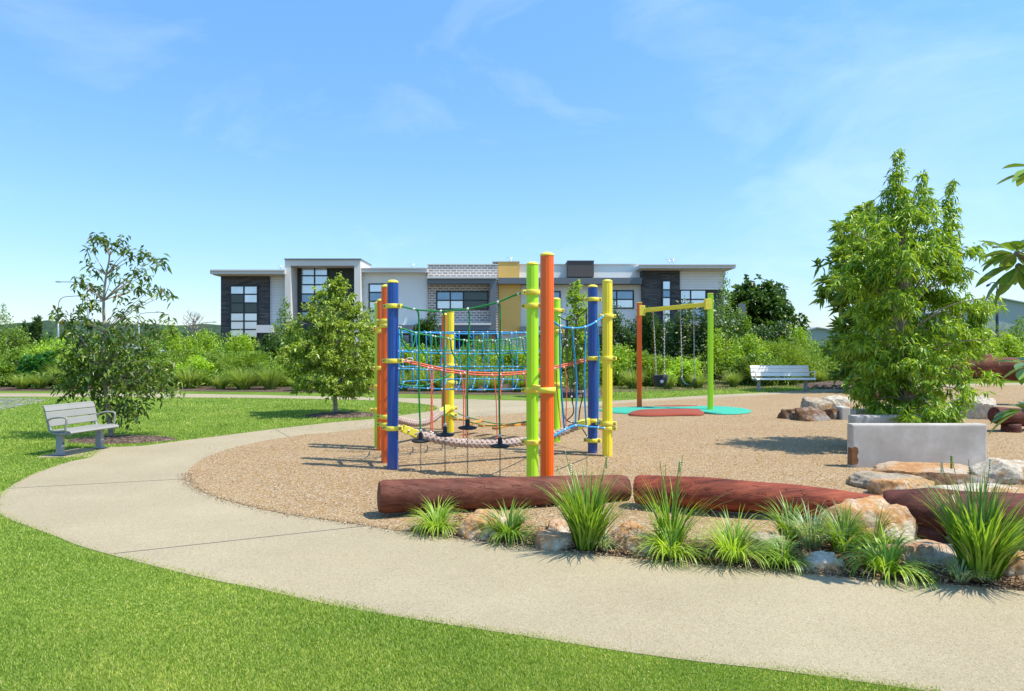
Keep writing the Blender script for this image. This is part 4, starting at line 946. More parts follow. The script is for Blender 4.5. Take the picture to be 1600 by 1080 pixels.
tree('slender_tree', 21.0, (900, 621), [(436, 896, 904), (460, 884, 916), (490, 876, 928), (540, 878, 930), (580, 882, 924), (605, 888, 915)], 420, 9, .12, .05, 'slim', 'slender light green tree seen between the lime and blue posts', 51, r0=.035, spread=.13, shell=.6, dr=-.1, nb=40, gap=-.1, gf=3)
tree('large_tree', 62, (1185, 566), [(444, 1165, 1185), (452, 1152, 1200), (470, 1146, 1212), (485, 1146, 1226), (500, 1148, 1240), (515, 1150, 1244), (545, 1155, 1238)], 1500, 9, .55, .30, 'dark', 'large dark rounded tree sloping down right of the building', 61, r0=.3, spread=.4, shell=.42, dr=.1, nb=30, gap=-.1, gf=3, cl=14, cr_=.62)
# frangipani just outside the right edge
tf = empty('frangipani_tree', (4.75, 4.8, 0), label='frangipani branches with big pointed leaves reaching in at the right edge', cat='tree'); of = tf.location.copy(); b = MB()
limb(b, [Vector((0, 0, -.1)), Vector((.05, .05, .7)), Vector((0, 0, 1.3)), Vector((-.05, 0, 1.9))], .10, .06, 10)
P = []; D = []
for (x, y, Y, m, dz) in ((1588, 395, 5.6, 26, .15), (1590, 415, 5.7, 20, -.6), (1622, 262, 5.8, 14, .1), (1612, 570, 5.7, 12, -.1), (1600, 640, 5.8, 16, -.1)):
    c = W(x, y, Y * .79) - of; limb(b, [Vector((-.02, 0, max(.5, min(1.9, c.z - .5)))), Vector((c.x * .6, c.y * .6, c.z - .25)), c], .035, .02, 8)
    for k in range(m):
        a = 2 * PI * k / m * 2.4; v = np.array([math.cos(a), math.sin(a), dz + .5 * math.sin(k * 1.9)]); P.append(np.array(c)); D.append(v)
b.build('trunk', barkm, tf)
lm_f = leafmat('frangipani_leaf', (.08, .18, .025), (.26, .40, .06), .22, .35, .5)
def bigleaves(name, P, D, ln, wd, mat, parent, seed):
    r = random.Random(seed); V = []; F = []
    prof = [(0, .04), (.12, .22), (.35, .75), (.6, 1), (.8, .8), (.93, .4), (1, .02)]
    for p, d in zip(P, D):
        d = Vector(d).normalized(); p = Vector(p); s = d.cross(Vector((r.uniform(-.3, .3), r.uniform(-.3, .3), 1))).normalized(); nn = s.cross(d); l_ = ln * r.uniform(.7, 1.15); w_ = wd * r.uniform(.8, 1.15); b0_ = len(V); dr = r.uniform(.05, .32)
        for (t, q) in prof:
            c = p + d * l_ * (.12 + t * .88) - Vector((0, 0, 1)) * l_ * dr * t * t; V += [c + s * w_ * q * .5 + nn * w_ * .16 * q, c - nn * .002, c - s * w_ * q * .5 + nn * w_ * .16 * q]
        for k in range(len(prof) - 1): i = b0_ + 3 * k; F += [(i, i + 1, i + 4, i + 3), (i + 1, i + 2, i + 5, i + 4)]
    return npmesh(name, V, F, [mat], parent, smooth=True)
bigleaves('crown', P, D, .238, .076, lm_f, tf, 3)
# background shrubs and trees; each one its own object
def shrub_mesh(kind, seed):
    r = np.random.default_rng(seed); rr = random.Random(seed)
    spec = {'lime': (7000, .11, .05, 'lime', .8), 'vlime': (6500, .11, .05, 'vlime', .8), 'mid': (8500, .12, .055, 'mid', .8), 'dark': (12000, .13, .06, 'dark', .8), 'fine': (11000, .17, .020, 'fine', 1.2),
            'deep': (2800, .24, .15, 'deep', .5), 'flow': (12000, .12, .06, 'dark', .9)}[kind]
    n, ln, wd, mt_, outw = spec; P = []; D = []
    lobes = [(Vector((x := rr.uniform(-.68, .68), rr.uniform(-.5, .5), rr.uniform(.25, .98 - .75 * abs(x) ** 1.5) - .1)), rr.uniform(.20, .34)) for k in range(20)] + [(Vector((0, 0, .45)), .48)]
    per = n // len(lobes)
    for (c, rad) in lobes:
        d = r.normal(size=(per, 3)); d /= np.linalg.norm(d, axis=1, keepdims=True); q = r.random(per) ** .35
        k = 1 + .35 * np.array([noise.noise(Vector(x) * 2.5 + c * 3) for x in d]); p = np.array(c) + d * (q * k * rad)[:, None]; P.append(p); D.append(d * outw + r.normal(size=(per, 3)) * .6 + np.array([0, 0, .35]))
    P = np.concatenate(P); D = np.concatenate(D); keep = P[:, 2] > 0; return P[keep], D[keep], ln, wd, mt_
SH = {}
def shrub(px, top, wpx, Y, kind, lab, name=None, cat='shrub', v=0, hmin=0):
    key = (kind, v % 2)
    if key not in SH: SH[key] = shrub_mesh(kind, hash(kind) % 97 if False else (sum(map(ord, kind)) + 13 * (v % 2)))
    P, D, ln, wd, mt_ = SH[key]
    b0 = V3((px - 800) / FP * Y, Y); zt = H - (top - 540) / FP * Y; hw_ = wpx * .58 / FP * Y
    nm = name or {'lime': 'leafy_shrub', 'vlime': 'leafy_shrub', 'mid': 'leafy_shrub', 'dark': 'dark_shrub', 'fine': 'feathery_shrub', 'deep': 'broad_leaved_shrub', 'flow': 'flowering_shrub'}[kind]
    t = empty(nm, (b0.x, b0.y, 0), label=lab, cat=cat)
    sc = np.array([hw_ * 1.05, max(.8, hw_ * .8), zt / .98]); r = random.Random(int(px * 3 + top)); a = r.uniform(0, 2 * PI); ca, sa = math.cos(a), math.sin(a)
    Q = np.stack([P[:, 0] * ca - P[:, 1] * sa, P[:, 0] * sa + P[:, 1] * ca, P[:, 2]], 1)
    nsc = max(1, .75 + Y / 60)
    leaves('foliage', Q * sc, D, ln * nsc, wd * nsc, LM[mt_], t, .18, .2, int(px))
    b = MB()
    for k in range(5): e = Vector((r.uniform(-.5, .5) * hw_, r.uniform(-.3, .3), zt * r.uniform(.5, .85))); limb(b, [Vector((e.x * .1, 0, -.05)), e * .5 + Vector((0, 0, .1)), e], .03 + .01 * zt, .008, 5)
    b.build('stem', barkm, t)
    if kind == 'flow':
        rg = np.random.default_rng(int(px)); sel = rg.choice(len(Q), 420); FPn = (Q[sel] * sc * 1.03); leaves('flowers', np.repeat(FPn, 3, 0), rg.normal(size=(1260, 3)), .10, .085, LM['flow'], t, .1, 0, 3)
    return t
for k, a in enumerate([
    (8, 486, 84, 44, 'mid', 'loose grey green tree rising at the left edge', 'small_tree', 'tree'),
    (50, 500, 34, 52, 'dark', 'dark rounded tree peeking just right of the tree at the left edge', 'small_tree', 'tree'),
    (85, 531, 92, 33, 'vlime', 'yellow green bushy shrub at far left above the dark climber'),
    (62, 556, 52, 26.5, 'deep', 'dark green broad leaved shrub left of the dark leaved tree'),
    (16, 564, 66, 27, 'mid', 'soft green shrub at the left edge by the far path'),
    (150, 546, 92, 34, 'lime', 'light green shrub behind the trunk of the dark leaved tree'),
    (112, 575, 60, 27, 'lime', 'low light green shrub right of the dark broad leaved one'),
    (196, 570, 76, 28, 'fine', 'feathery shrub behind the lower right of the dark leaved tree'),
    (238, 550, 74, 33, 'mid', 'mid green shrub just right of the dark leaved tree'),
    (298, 521, 92, 35, 'lime', 'tall rounded light green shrub left of the building'),
    (306, 562, 52, 27, 'vlime', 'small brightest lime shrub left of the building'),
    (268, 575, 60, 27.5, 'fine', 'feathery shrub left of the brightest lime shrub'),
    (372, 537, 84, 33, 'lime', 'light green shrub under the tall left windows of the building'),
    (340, 556, 60, 30, 'mid', 'mid green shrub below the dark brick corner of the building'),
    (446, 478, 62, 38, 'mid', 'upright tree standing left of the rounded small tree', 'small_tree', 'tree'),
    (384, 566, 92, 27, 'fine', 'feathery dark shrub near the path under the left windows'),
    (452, 574, 64, 27, 'lime', 'low lime shrub left of the rounded small tree'),
    (425, 540, 60, 33, 'dark', 'dark shrub in front of the upright tree'),
    (500, 540, 120, 34, 'mid', 'wide shrub hidden behind the rounded small tree'),
    (588, 468, 46, 40, 'mid', 'narrow tree between the rounded small tree and orange posts', 'small_tree', 'tree'),
    (570, 560, 70, 29, 'lime', 'low light green shrub behind the left posts'),
    (648, 548, 90, 29, 'lime', 'light green shrub behind the left half of the blue net'),
    (668, 492, 44, 42, 'dark', 'dark upright shrub against the brick bay of the building'),
    (712, 558, 84, 28.5, 'fine', 'feathery shrub behind the yellow back post'),
    (745, 541, 96, 33, 'mid', 'mid green shrub behind the middle of the blue net'),
    (800, 550, 90, 29, 'lime', 'light green shrub behind the lime front post'),
    (862, 548, 84, 30, 'lime', 'light green shrub behind the blue rope ladder'),
    (910, 560, 60, 28, 'mid', 'mid green shrub behind the blue right post'),
    (968, 478, 74, 38, 'dark', 'dark tree left of the orange swing post', 'small_tree', 'tree'),
    (1022, 488, 72, 36, 'dark', 'dark tree framed by the swing chains', 'small_tree', 'tree'),
    (958, 556, 78, 27.5, 'lime', 'light green shrub beside the orange swing post'),
    (1018, 566, 66, 27, 'fine', 'feathery shrub behind the bucket swing'),
    (1092, 478, 92, 32, 'flow', 'tall shrub with cream flowers behind the lime swing post'),
    (1060, 573, 66, 26.5, 'vlime', 'low round lime shrub behind the strap swing'),
    (1137, 442, 66, 44, 'mid', 'tall green tree at the right end of the building', 'small_tree', 'tree'),
    (1202, 506, 80, 38, 'flow', 'rounded cream flowering shrub below the large dark tree'),
    (1244, 516, 62, 42, 'lime', 'light green shrub on the skyline left of the broad leaved tree'),
    (1150, 528, 92, 29, 'lime', 'light green shrub right of the lime swing post'),
    (1240, 541, 112, 30, 'fine', 'wide feathery shrub behind the white bench'),
    (1186, 560, 70, 27.5, 'mid', 'mid green shrub behind the left end of the white bench'),
    (1300, 545, 80, 32, 'mid', 'mid green shrub under the broad leaved tree'),
    (1385, 530, 110, 36, 'lime', 'light green shrub hidden behind the tall leafy tree'),
    (1470, 522, 110, 36, 'mid', 'mid green shrub right behind the tall leafy tree'),
    (1520, 508, 84, 37, 'lime', 'light green shrub under the grey shed at right'),
    (1588, 504, 84, 38, 'mid', 'mid green shrub at the right edge under the shed'),
    (1556, 530, 80, 31, 'lime', 'light green shrub above the raised maroon log'),
    (1625, 520, 90, 33, 'mid', 'green shrub cut by the right edge of the picture'),
]):
    px, top, wpx, Y, kind, lab = a[:6]
    shrub(px, top - (11 if Y < 36 and kind != 'deep' else 0), wpx * 1.1, Y, kind, lab, a[6] if len(a) > 6 else None, a[7] if len(a) > 7 else 'shrub', k)
# tussocks in front of the shrubs
tus_src = {}
def tussock_src(v):
    n = 420; r = np.random.default_rng(90 + v); A_ = r.uniform(0, 2 * PI, n); rad = .22 * r.random(n) ** .6
    P = np.stack([np.cos(A_) * rad, np.sin(A_) * rad, np.zeros(n)], 1)
    t = empty('grass_tussock', (0, 0, 0)); strips('blades', P, A_, r.uniform(.7, 1.25, n), .022 * r.uniform(.7, 1.3, n), .75, LM['tuss'], t, v, 5); return t
srcs = [tussock_src(v) for v in range(3)]; used = [False] * 3
def edgeY(px): return float(np.interp(px, [-50, 300, 588, 800, 930, 1150, 1300, 1600, 1700], [24.3, 24.4, 23.3, 22.7, 23.6, 25.6, 28.3, 33.8, 36])) + .35
zones = [(30, 330, 'tussocks along the far path left of the building', 'in the row left of the building'), (340, 620, 'tussocks by the small tree', 'behind the rounded small tree'), (625, 930, 'tussocks behind the climbing frame', 'behind the climbing frame'), (985, 1180, 'tussocks behind the swing', 'behind the swing frame'), (1181, 1330, 'tussocks behind the bench', 'behind the far bench'), (1480, 1640, 'tussocks behind the raised log', 'behind the raised maroon log')]
tr_r = random.Random(8)
ORD = ['first', 'second', 'third', 'fourth', 'fifth', 'sixth', 'seventh', 'eighth', 'ninth', 'tenth', 'eleventh', 'twelfth', 'thirteenth', 'fourteenth', 'fifteenth', 'sixteenth', 'seventeenth', 'eighteenth']
for x0, x1, grp, lab in zones:
    x = x0 + 5; cnt = 0
    while x < x1:
        v = tr_r.randrange(3); s = tr_r.uniform(.5, 1.1)
        if not used[v]: o = srcs[v]; used[v] = True
        else:
            o = srcs[v].copy(); C.objects.link(o)
            for ch in list(srcs[v].children): c_ = ch.copy(); C.objects.link(c_); c_.parent = o
        Y = edgeY(x) + tr_r.uniform(0, .8); o.location = ((x - 800) / FP * Y, Y, 0); o.rotation_euler = (0, 0, tr_r.uniform(0, 6)); o.scale = (s, s, s * tr_r.uniform(.85, 1.1)); tag(o, ORD[cnt] + ' grass tussock from the left ' + lab, 'grass tussock', grp); cnt += 1
        x += tr_r.uniform(22, 60)
# low understorey (uncountable) that closes the bank between the shrubs
r = np.random.default_rng(44); n = 80000; X = r.uniform(-34, 40, n); Yb_ = np.interp(X, [-34, -8, 0, 8, 20, 40], [25.8, 25, 24.3, 27, 31, 40]) + r.random(n) * 13; hgt = .65 + .4 * np.sin(X * .9) * np.sin(Yb_ * .7) + .075 * (Yb_ - 25) * (1 + .35 * np.sin(X * .55 + 1))
P = np.stack([X, Yb_, hgt * r.random(n) ** .5], 1); D = r.normal(size=(n, 3)) * .7 + np.array([0, -.2, .6]); leaves('ground_cover', P, D, .22, .05, LM['mid'], None, .18, .2, 4); tag(bpy.data.objects['ground_cover'], 'mixed green understorey between the shrubs', 'ground cover', kind='stuff')
# ================================================================ BUILDING
YF = 56.0
bl = empty('apartment_building', ((740 - 800) / FP * YF, YF, 0), label='long two storey grey and white building with mustard panels behind the shrubs', cat='building'); ob = bl.location.copy()
def brick_mat(name, a, b_, mortar, sc=1.0, ms=.02, bw=.5, rh=.16):
    m, n, b = base_mat(name); t = n.nodes.new('ShaderNodeTexCoord'); mp_ = n.nodes.new('ShaderNodeMapping'); mp_.inputs['Rotation'].default_value = (R(90), 0, 0)
    n.links.new(t.outputs['Object'], mp_.inputs[0]); k = n.nodes.new('ShaderNodeTexBrick'); k.inputs['Scale'].default_value = sc; k.inputs['Color1'].default_value = (*a, 1); k.inputs['Color2'].default_value = (*b_, 1); k.inputs['Mortar'].default_value = (*mortar, 1)
    k.inputs['Mortar Size'].default_value = ms; k.inputs['Brick Width'].default_value = bw; k.inputs['Row Height'].default_value = rh; n.links.new(mp_.outputs[0], k.inputs['Vector']); n.links.new(k.outputs[0], b.inputs['Base Color']); b.inputs['Roughness'].default_value = .85; return m
M['dstone'] = brick_mat('charcoal_stone', (.045, .045, .045), (.12, .115, .105), (.035, .035, .035), 1, .012, .7, .13)
M['brick'] = brick_mat('grey_brick', (.30, .235, .205), (.42, .35, .31), (.74, .69, .64), 1, .035, .46, .20)
M['wb'] = brick_mat('weatherboard', (.80, .80, .76), (.83, .83, .79), (.56, .57, .55), 1, .012, 60, .22)
M['render'] = simple('white_render', (.84, .82, .75), .8, .04, .5); M['beige'] = simple('beige_frame', (.70, .66, .58), .8, .05, .5)
M['dkgreen'] = simple('dark_green_render', (.045, .06, .055), .8, .06, .5); M['fascia'] = simple('grey_fascia', (.14, .16, .17), .6, .05, .5); M['ltfascia'] = simple('pale_fascia', (.64, .63, .58), .5, .03, .5)
M['mustard'] = simple('mustard_render', (.84, .50, .13), .8, .05, .5); M['dkbox'] = simple('brown_grey_box', (.10, .085, .075), .8, .05, .5); M['soff'] = simple('cream_soffit', (.55, .50, .40), .8, .04, .5)
M['frame'] = simple('window_frame_dark', (.025, .035, .035), .5, .05, 1)
def glass(name, c, metal): 
    m, n, b = base_mat(name); v = coords(n); n.links.new(ramp(n, tex(n, v, .6, 3), [(.35, tuple(x * .85 for x in c)), (.65, c)]), b.inputs['Base Color']); b.inputs['Metallic'].default_value = metal; b.inputs['Roughness'].default_value = .08; b.inputs['Specular IOR Level'].default_value = .9; return m
M['gl'] = glass('pale_glass', (.70, .78, .86), .55); M['gb'] = glass('blue_glass', (.20, .32, .46), .5); M['gd'] = glass('dark_glass', (.03, .05, .055), .4)
def fb(name, x0, x1, y0, y1, Yf, dp, mat, parent=bl, k=None):
    """a box whose front face is seen between those pixels; dp deep"""
    b = MB(); xa, xb = (x0 - 800) / FP * Yf, (x1 - 800) / FP * Yf; za, zb = H - (y1 - 540) / FP * Yf, H - (y0 - 540) / FP * Yf
    b.box(xa - ob.x, xb - ob.x, Yf - ob.y, Yf + dp - ob.y, za, zb); return b.build(name, M[mat], parent)
def window(xs, ys, Yf, mats, sill=False):
    """xs, ys: edges of the panes; mats[row][col]"""
    s = Yf / FP; X = [(x - 800) * s - ob.x for x in xs]; Z = [H - (y - 540) * s for y in ys]; b = MB(); t = .055; y0 = Yf - ob.y
    for x in X: b.box(x - t, x + t, y0 - .06, y0 + .05, Z[-1] - t, Z[0] + t)
    for i in range(len(X) - 1):
        for z in Z: b.box(X[i] + t, X[i + 1] - t, y0 - .055, y0 + .05, z - t, z + t)
    w_ = b.build('window', M['frame'], bl); pm_ = [M['gl'], M['gb'], M['gd'], M['render']]; g_ = MB()
    for j in range(len(Z) - 1):
        for i in range(len(X) - 1): g_.box(X[i] + t, X[i + 1] - t, y0 - .012, y0 - .002, Z[j + 1] + t, Z[j] - t, mats[j % len(mats)][i % len(mats[0])])
    g_.build('pane', pm_, w_)
    return w_
BY = 575
# left wing
fb('wall', 345, 420, 430, BY, YF, 10, 'dstone'); fb('wall', 420.3, 446, 428, BY, YF + .3, 9.7, 'wb')
window([360, 381.3, 402.5], [447, 460, 473.5, 489, 502, 515, 527], YF - .02, [[0, 0], [2, 0], [2, 2], [0, 0], [0, 0], [0, 0]]); fb('balcony', 400, 424, 508, 520, YF - 1.2, 1.2, 'ltfascia')
window([362, 400], [535, 556], YF - .02, [[2]])
fb('roof', 328, 444.6, 421.5, 428, YF - 1.2, 11, 'ltfascia'); fb('soffit', 333, 444.6, 427.6, 430, YF - .9, 10, 'soff')
# portal
fb('portal_frame', 445, 454.2, 405.5, BY, YF - .9, 4, 'beige'); fb('portal_frame', 553.5, 563, 405.5, BY, YF - .9, 4, 'beige'); fb('portal_frame', 454.3, 553.4, 405.5, 415.3, YF - .9, 4, 'beige'); fb('parapet_cap', 444, 564, 404, 405.8, YF - 1, 4.2, 'fascia')
fb('wall', 455, 553, 414, BY, YF + .8, 8, 'dkgreen')
window([470.5, 491.7, 512], [418, 431, 445, 459.5, 473, 487, 500], YF + .76, [[0, 0], [0, 0], [0, 0], [1, 1], [2, 2], [1, 2]])
# white bay
fb('wall', 563.3, 668, 424, 510, YF + .2, 9.8, 'render'); fb('roof', 563.3, 668, 418.5, 425.5, YF - .5, 10.4, 'ltfascia'); window([577, 598, 619], [444, 457, 471, 486], YF + .18, [[0, 0], [1, 1], [0, 0]])
fb('balcony', 600, 668, 508, 517, YF - .9, 1.5, 'fascia'); fb('wall', 563.3, 668, 510, BY, YF + .8, 9, 'render')
window([652, 668], [523, 545], YF + .77, [[2]]); window([622, 640], [523, 548], YF + .77, [[1]])
# brick bay
fb('brick_parapet', 668.2, 778, 413.8, 432.5, YF - .35, 6, 'brick'); fb('parapet_cap', 667, 778.5, 412.5, 414, YF - .4, 6.1, 'ltfascia'); fb('wall', 668.3, 774, 442, 506, YF + .4, 9, 'brick')
fb('brick_pier', 775.2, 778.2, 432.6, 520, YF - .3, 3, 'brick')
fb('bay_frame', 668.2, 775, 435.2, 443, YF - .9, 3, 'fascia'); fb('bay_frame', 766, 775, 443.1, 508, YF - .9, 1.2, 'fascia'); fb('canopy', 667, 776, 432.2, 435, YF - 1.1, 3.2, 'ltfascia')
fb('bay_frame', 650, 775, 508.2, 516.5, YF - .95, 3, 'fascia'); fb('ledge', 652, 767, 504.5, 508, YF - 1.05, 3, 'ltfascia')
window([682.6, 703.6, 724, 762], [456, 469.5, 483], YF + .38, [[1, 1, 2], [0, 0, 2]])
fb('wall', 668.3, 775, 516.6, BY, YF + 1.4, 8, 'brick'); window([690, 715, 740], [524, 560], YF + 1.38, [[2]])
# mustard panels
fb('mustard_panel', 778.4, 811, 409.5, 434, YF - .2, 4, 'mustard'); fb('parapet_cap', 769, 812, 408, 409.4, YF - .25, 4, 'ltfascia'); fb('mustard_panel', 779, 813, 443.7, 518, YF - .1, 4, 'mustard')
fb('wall', 779, 813, 518.2, BY, YF + .8, 6, 'render')
# middle
fb('parapet', 811.3, 1003, 413.5, 434, YF + .8, 5, 'render'); fb('parapet_cap', 811.3, 1003, 412.3, 413.4, YF + .7, 5.2, 'ltfascia'); fb('roof_box', 887, 928, 408.3, 432.5, YF - .3, 3, 'dkbox'); fb('parapet_cap', 886.5, 928.5, 407, 408.2, YF - .35, 3.1, 'fascia')
fb('fascia', 778.4, 1003, 434.2, 443.5, YF - .7, 2.2, 'fascia'); fb('wall', 813.2, 1003, 443, BY, YF + .5, 9, 'render'); fb('balcony', 813, 960, 510, 517, YF - .8, 2, 'fascia')
window([848, 862, 875], [456, 468, 481], YF + .47, [[1, 1], [1, 1]]); window([953.7, 963.5, 989.4], [454.5, 468, 481.5], YF + .47, [[1, 1], [0, 0]]); window([830, 848], [525, 560], YF + .47, [[2]]); window([905, 930, 945], [524, 560], YF + .47, [[2]])
# right wing
fb('wall', 1003.3, 1062, 421.5, BY, YF - .1, 10, 'dstone'); window([1035, 1047.6], [439, 453, 465, 479, 492, 505, 518, 531], YF - .14, [[0], [1], [0], [0], [0], [1], [1]])
fb('wall', 1062.3, 1132, 420, 452.5, YF + .1, 9.8, 'wb'); fb('wall', 1062.3, 1132, 452.7, BY, YF + .3, 9.5, 'dkgreen'); window([1062.8, 1079, 1103], [453.5, 468, 482, 497], YF + .27, [[0, 0], [0, 0], [1, 1]])
fb('roof', 1000, 1150, 413.3, 419, YF - 1.3, 11.5, 'ltfascia'); fb('soffit', 1003.5, 1144, 419.2, 421.2, YF - 1, 11, 'soff')
fb('privacy_screen', 1154, 1165, 474.5, 499, YF - .5, .15, 'fascia'); fb('balcony', 1063, 1165, 499.2, 508, YF - .6, 3, 'ltfascia'); fb('post', 1158.5, 1161, 508.2, BY, YF - .5, .14, 'fascia')
for (x, y1_, y2_, Yo) in ((443.5, 430, BY, .24), (666, 426, BY, .12), (1001, 444, BY, .42), (1131, 421, BY, .02), (858, 443.6, 512, .44)):
    fb('downpipe', x, x + 1.3, y1_, y2_, YF + Yo - .1, .09, 'ltfascia')
fb('gutter', 328, 444.6, 421.2, 423, YF - 1.32, .12, 'ltfascia'); fb('gutter', 1000, 1150, 413, 414.6, YF - 1.42, .12, 'ltfascia'); fb('gutter', 563.3, 668, 418.2, 419.8, YF - .62, .12, 'ltfascia')
for (x, y0_, h_) in ((439, 415, 3), (645, 412, 6), (1046, 405, 8), (1052, 404, 9), (798, 402, 6)):
    b = MB(); p = W(x, y0_ + h_ + 5, YF + 2) - ob; q = W(x, y0_, YF + 2) - ob; b.tube([p, q], .03, 5); b.tube([q + Vector((-.35, 0, -.05)), q + Vector((.35, 0, -.05))], .02, 4); b.tube([q + Vector((-.2, 0, -.25)), q + Vector((.2, 0, -.25))], .02, 4); b.build('antenna', M['steel'], bl)
# grey shed at right and low house roof
def shed(name, px, peak, ytop, yeave, x0, x1, Y, mat, lab, dp=14, cat='shed'):
    s = Y / FP; o = (((x0 + x1) / 2 - 800) * s, Y, 0); t = empty(name, o, label=lab, cat=cat); b = MB(); xa, xb, xp = (x0 - 800) * s - o[0], (x1 - 800) * s - o[0], (peak - 800) * s - o[0]; ze, zp = H - (yeave - 540) * s, H - (ytop - 540) * s
    b.add([(xa, 0, -1), (xb, 0, -1), (xb, 0, ze), (xp, 0, zp), (xa, 0, ze), (xa, dp, -1), (xb, dp, -1), (xb, dp, ze), (xp, dp, zp), (xa, dp, ze)], [(0, 1, 2, 3, 4), (9, 8, 7, 6, 5), (0, 4, 9, 5), (1, 6, 7, 2)]); b.build('wall', mat, t)
    b = MB(); e = .35
    for (xx, zz) in ((xa, ze), (xb, ze)):
        d_ = Vector((xx - xp, 0, zz - zp)).normalized(); q = Vector((xx, 0, zz)) + d_ * e; tt = Vector((0, 0, .12))
        P = [Vector((xp, -e, zp + .01)), Vector((q.x, -e, q.z)), Vector((q.x, dp + e, q.z)), Vector((xp, dp + e, zp + .01))]; b.add(P + [p + tt for p in P], [(0, 1, 2, 3), (7, 6, 5, 4), (0, 4, 5, 1), (1, 5, 6, 2), (2, 6, 7, 3)])
    b.build('roof', simple('grey_roof_sheet', (.30, .33, .36), .5, .06, .4), t); return t
shed('grey_shed', 1561, 1561, 467, 486, 1500, 1660, 75, simple('grey_cladding', (.33, .35, .38), .6, .06, .4), 'large grey gabled shed above the shrubs at far right')
shed('low_house', 1275, 1275, 513, 521, 1243, 1330, 78, simple('grey_house_wall', (.30, .33, .36), .6, .06, .4), 'low grey roofed house on the skyline left of the broad leaved tree', 10, 'house')
shed('low_house', 136, 136, 538, 545, 115, 165, 90, simple('grey_house_wall_b', (.24, .26, .28), .6, .06, .4), 'small grey roof showing behind the dark leaved tree', 10, 'house')
shed('low_house', 248, 248, 549, 556, 236, 270, 70, simple('grey_house_wall_c', (.28, .30, .33), .6, .06, .4), 'tiny grey gable left of the tall rounded shrub', 8, 'house')
# ================================================================ STREET LAMPS
lampm = simple('lamp_grey', (.30, .33, .36), .5, .05, 1, 0, 60, .3)
def lamp(px, ybase, pts, Y, lab, mat=lampm, r=.07, head=.5, group=None):
    t = empty('street_lamp', W(px, ybase, Y) * 1, label=lab, cat='street lamp', group=group); t.location.z = 0; o = t.location.copy()
    Q = [W(x, y, Y) - o for (x, y) in pts]; b = MB(); b.tube([Vector((0, 0, -.2)), Q[0]], [r * 1.4, r], 10); b.build('pole', mat, t)
    b = MB(); b.tube(cr(Q, 5), r * .5, 8); b.build('arm', mat, t)
    b = MB(); e = Q[-1]; d_ = (Q[-1] - Q[-2]).normalized(); b.tube([e - d_ * .05, e + d_ * head * .3, e + d_ * head * .8, e + d_ * head], [r * .6, r * 1.7, r * 1.5, r * .5], 10, 0, True, True, .55); b.build('lamp_head', mat, t)
lamp(138, 548, [(138, 446), (136, 441.5), (125, 441), (97, 440.5)], 60, 'tallest grey street lamp with arm reaching left behind the dark leaved tree', head=.6)
lamp(91, 533, [(91, 490), (92, 473), (98, 465), (112, 463), (121, 462.5)], 62, 'grey street lamp with curved arm left of the dark leaved tree', head=.4)
lamp(217, 545, [(217, 497), (219, 491), (228, 489), (242, 488)], 75, 'grey street lamp with arm reaching right of the dark leaved tree', head=.6)
lamp(309, 545, [(309, 520), (310, 510), (318, 504.5), (332, 503.5)], 75, 'low grey street lamp with curved arm just left of the building', head=.45)
blk = simple('black_lamp_paint', (.02, .022, .022), .4, .05, 1)
lamp(1558, 560, [(1558, 455), (1557.5, 446), (1554, 441.5), (1549, 442), (1547, 443.5)], 52, 'black park lamp with a hooked arm in front of the grey shed', blk, .09, .35)
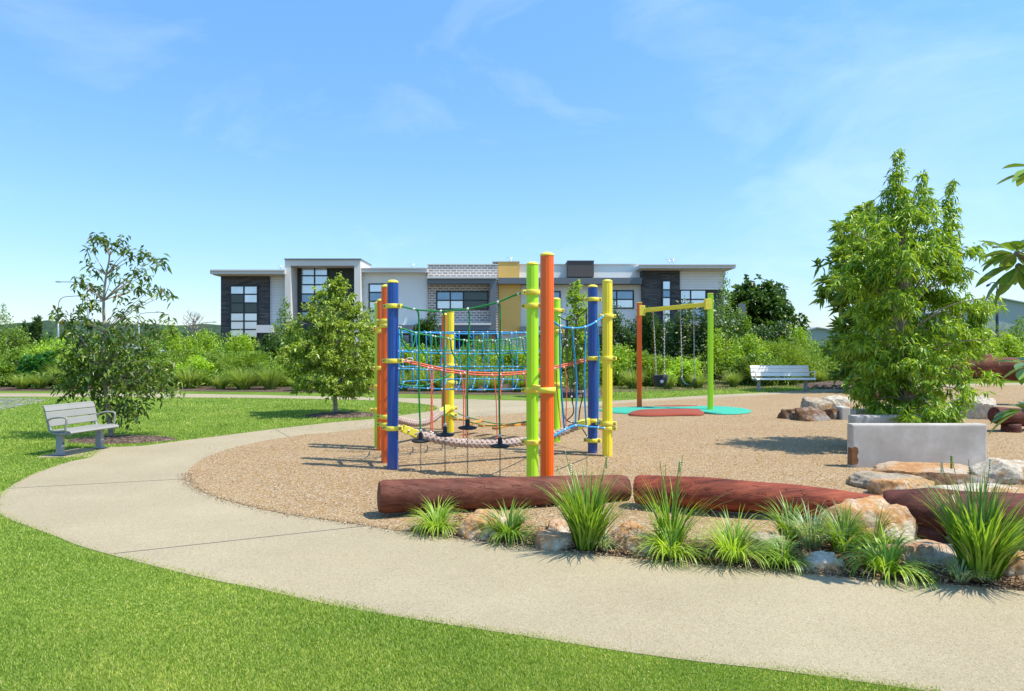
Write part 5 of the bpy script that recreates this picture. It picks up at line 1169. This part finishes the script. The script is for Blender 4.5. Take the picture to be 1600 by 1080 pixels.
# dead tree
dt = empty('dead_tree', W(303, 540, 64) , label='bare dead tree on the skyline left of the building', cat='tree'); dt.location.z = 0; b = MB(); o = dt.location.copy(); rd = random.Random(3)
zt = W(303, 495, 64).z; limb(b, [Vector((0, 0, -.1)), Vector((.1, 0, zt * .5)), Vector((-.1, 0, zt))], .10, .02, 7)
for k in range(26):
    z0 = zt * rd.uniform(.45, .95); a = rd.uniform(0, 2 * PI); l_ = rd.uniform(.6, 1.3); s = Vector((0, 0, z0)); e = s + Vector((math.cos(a) * l_, math.sin(a) * l_ * .5, l_ * .8)); limb(b, [s, s.lerp(e, .5) + Vector((0, 0, -.05)), e], .045, .012, 5)
    for q in range(3): m_ = s.lerp(e, rd.uniform(.4, .9)); limb(b, [m_, m_ + Vector((rd.uniform(-.2, .2), 0, .2)), m_ + Vector((rd.uniform(-.45, .45), 0, .45))], .02, .008, 4)
b.build('branches', simple('dead_wood', (.30, .25, .22), .9), dt)
# ================================================================ HILLS
hm, hn, hb = base_mat('wooded_hill'); v = coords(hn); hn.links.new(ramp(hn, tex(hn, v, .09, 8, .7), [(.35, (.022, .042, .028)), (.62, (.06, .095, .055))]), hb.inputs['Base Color']); hb.inputs['Roughness'].default_value = 1; hb.inputs['Specular IOR Level'].default_value = 0; bump(hn, hb, tex(hn, v, .12, 6), 1, 4)
b = MB(); nx, ny = 360, 14; V = []; F = []
for j in range(ny):
    for i in range(nx):
        x = -520 + 1500 * i / (nx - 1); y = 560 + 22 * j; u = j / (ny - 1); px = 800 + x / 700 * FP
        hh = float(np.interp(px, [-100, 60, 120, 250, 330, 420, 700, 1200, 1700], [23, 22.5, 20.5, 19.5, 20, 15, 8, 6, 8]))
        z = (hh + 1.4 * noise.noise(Vector((x * .02, 3, 0)))) * math.sin(min(1, u * 1.3) * PI / 2) * 1.25 + (2.6 * noise.noise(Vector((x * .09, y * .11, 0))) + 2.2 * noise.noise(Vector((x * .3, y * .3, 1)))) * min(1, u * 3)
        V.append((x, y, z - .5))
for j in range(ny - 1):
    for i in range(nx - 1): k = j * nx + i; F.append((k, k + 1, k + nx + 1, k + nx))
b.add(V, F, 0, False); tag(b.build('hills', hm), kind='structure')
# distant tree band nearer than the hill (uncountable)
r = np.random.default_rng(7); n = 26000; X = r.uniform(-140, 170, n); Yt = 100 + 30 * r.random(n); hgt = 3.0 + 1.6 * np.array([noise.noise(Vector((x * .12, 0, 0))) for x in X]) + 1.0 * np.array([noise.noise(Vector((x * .5, 2, 0))) for x in X])
P = np.stack([X, Yt, hgt * r.random(n) ** .5], 1); leaves('far_treeline', P, r.normal(size=(n, 3)) + np.array([0, 0, .4]), .9, .45, LM['dark'], None, .2, .1, 7); tag(bpy.data.objects['far_treeline'], 'far line of dark trees on the horizon', 'treeline', kind='stuff')
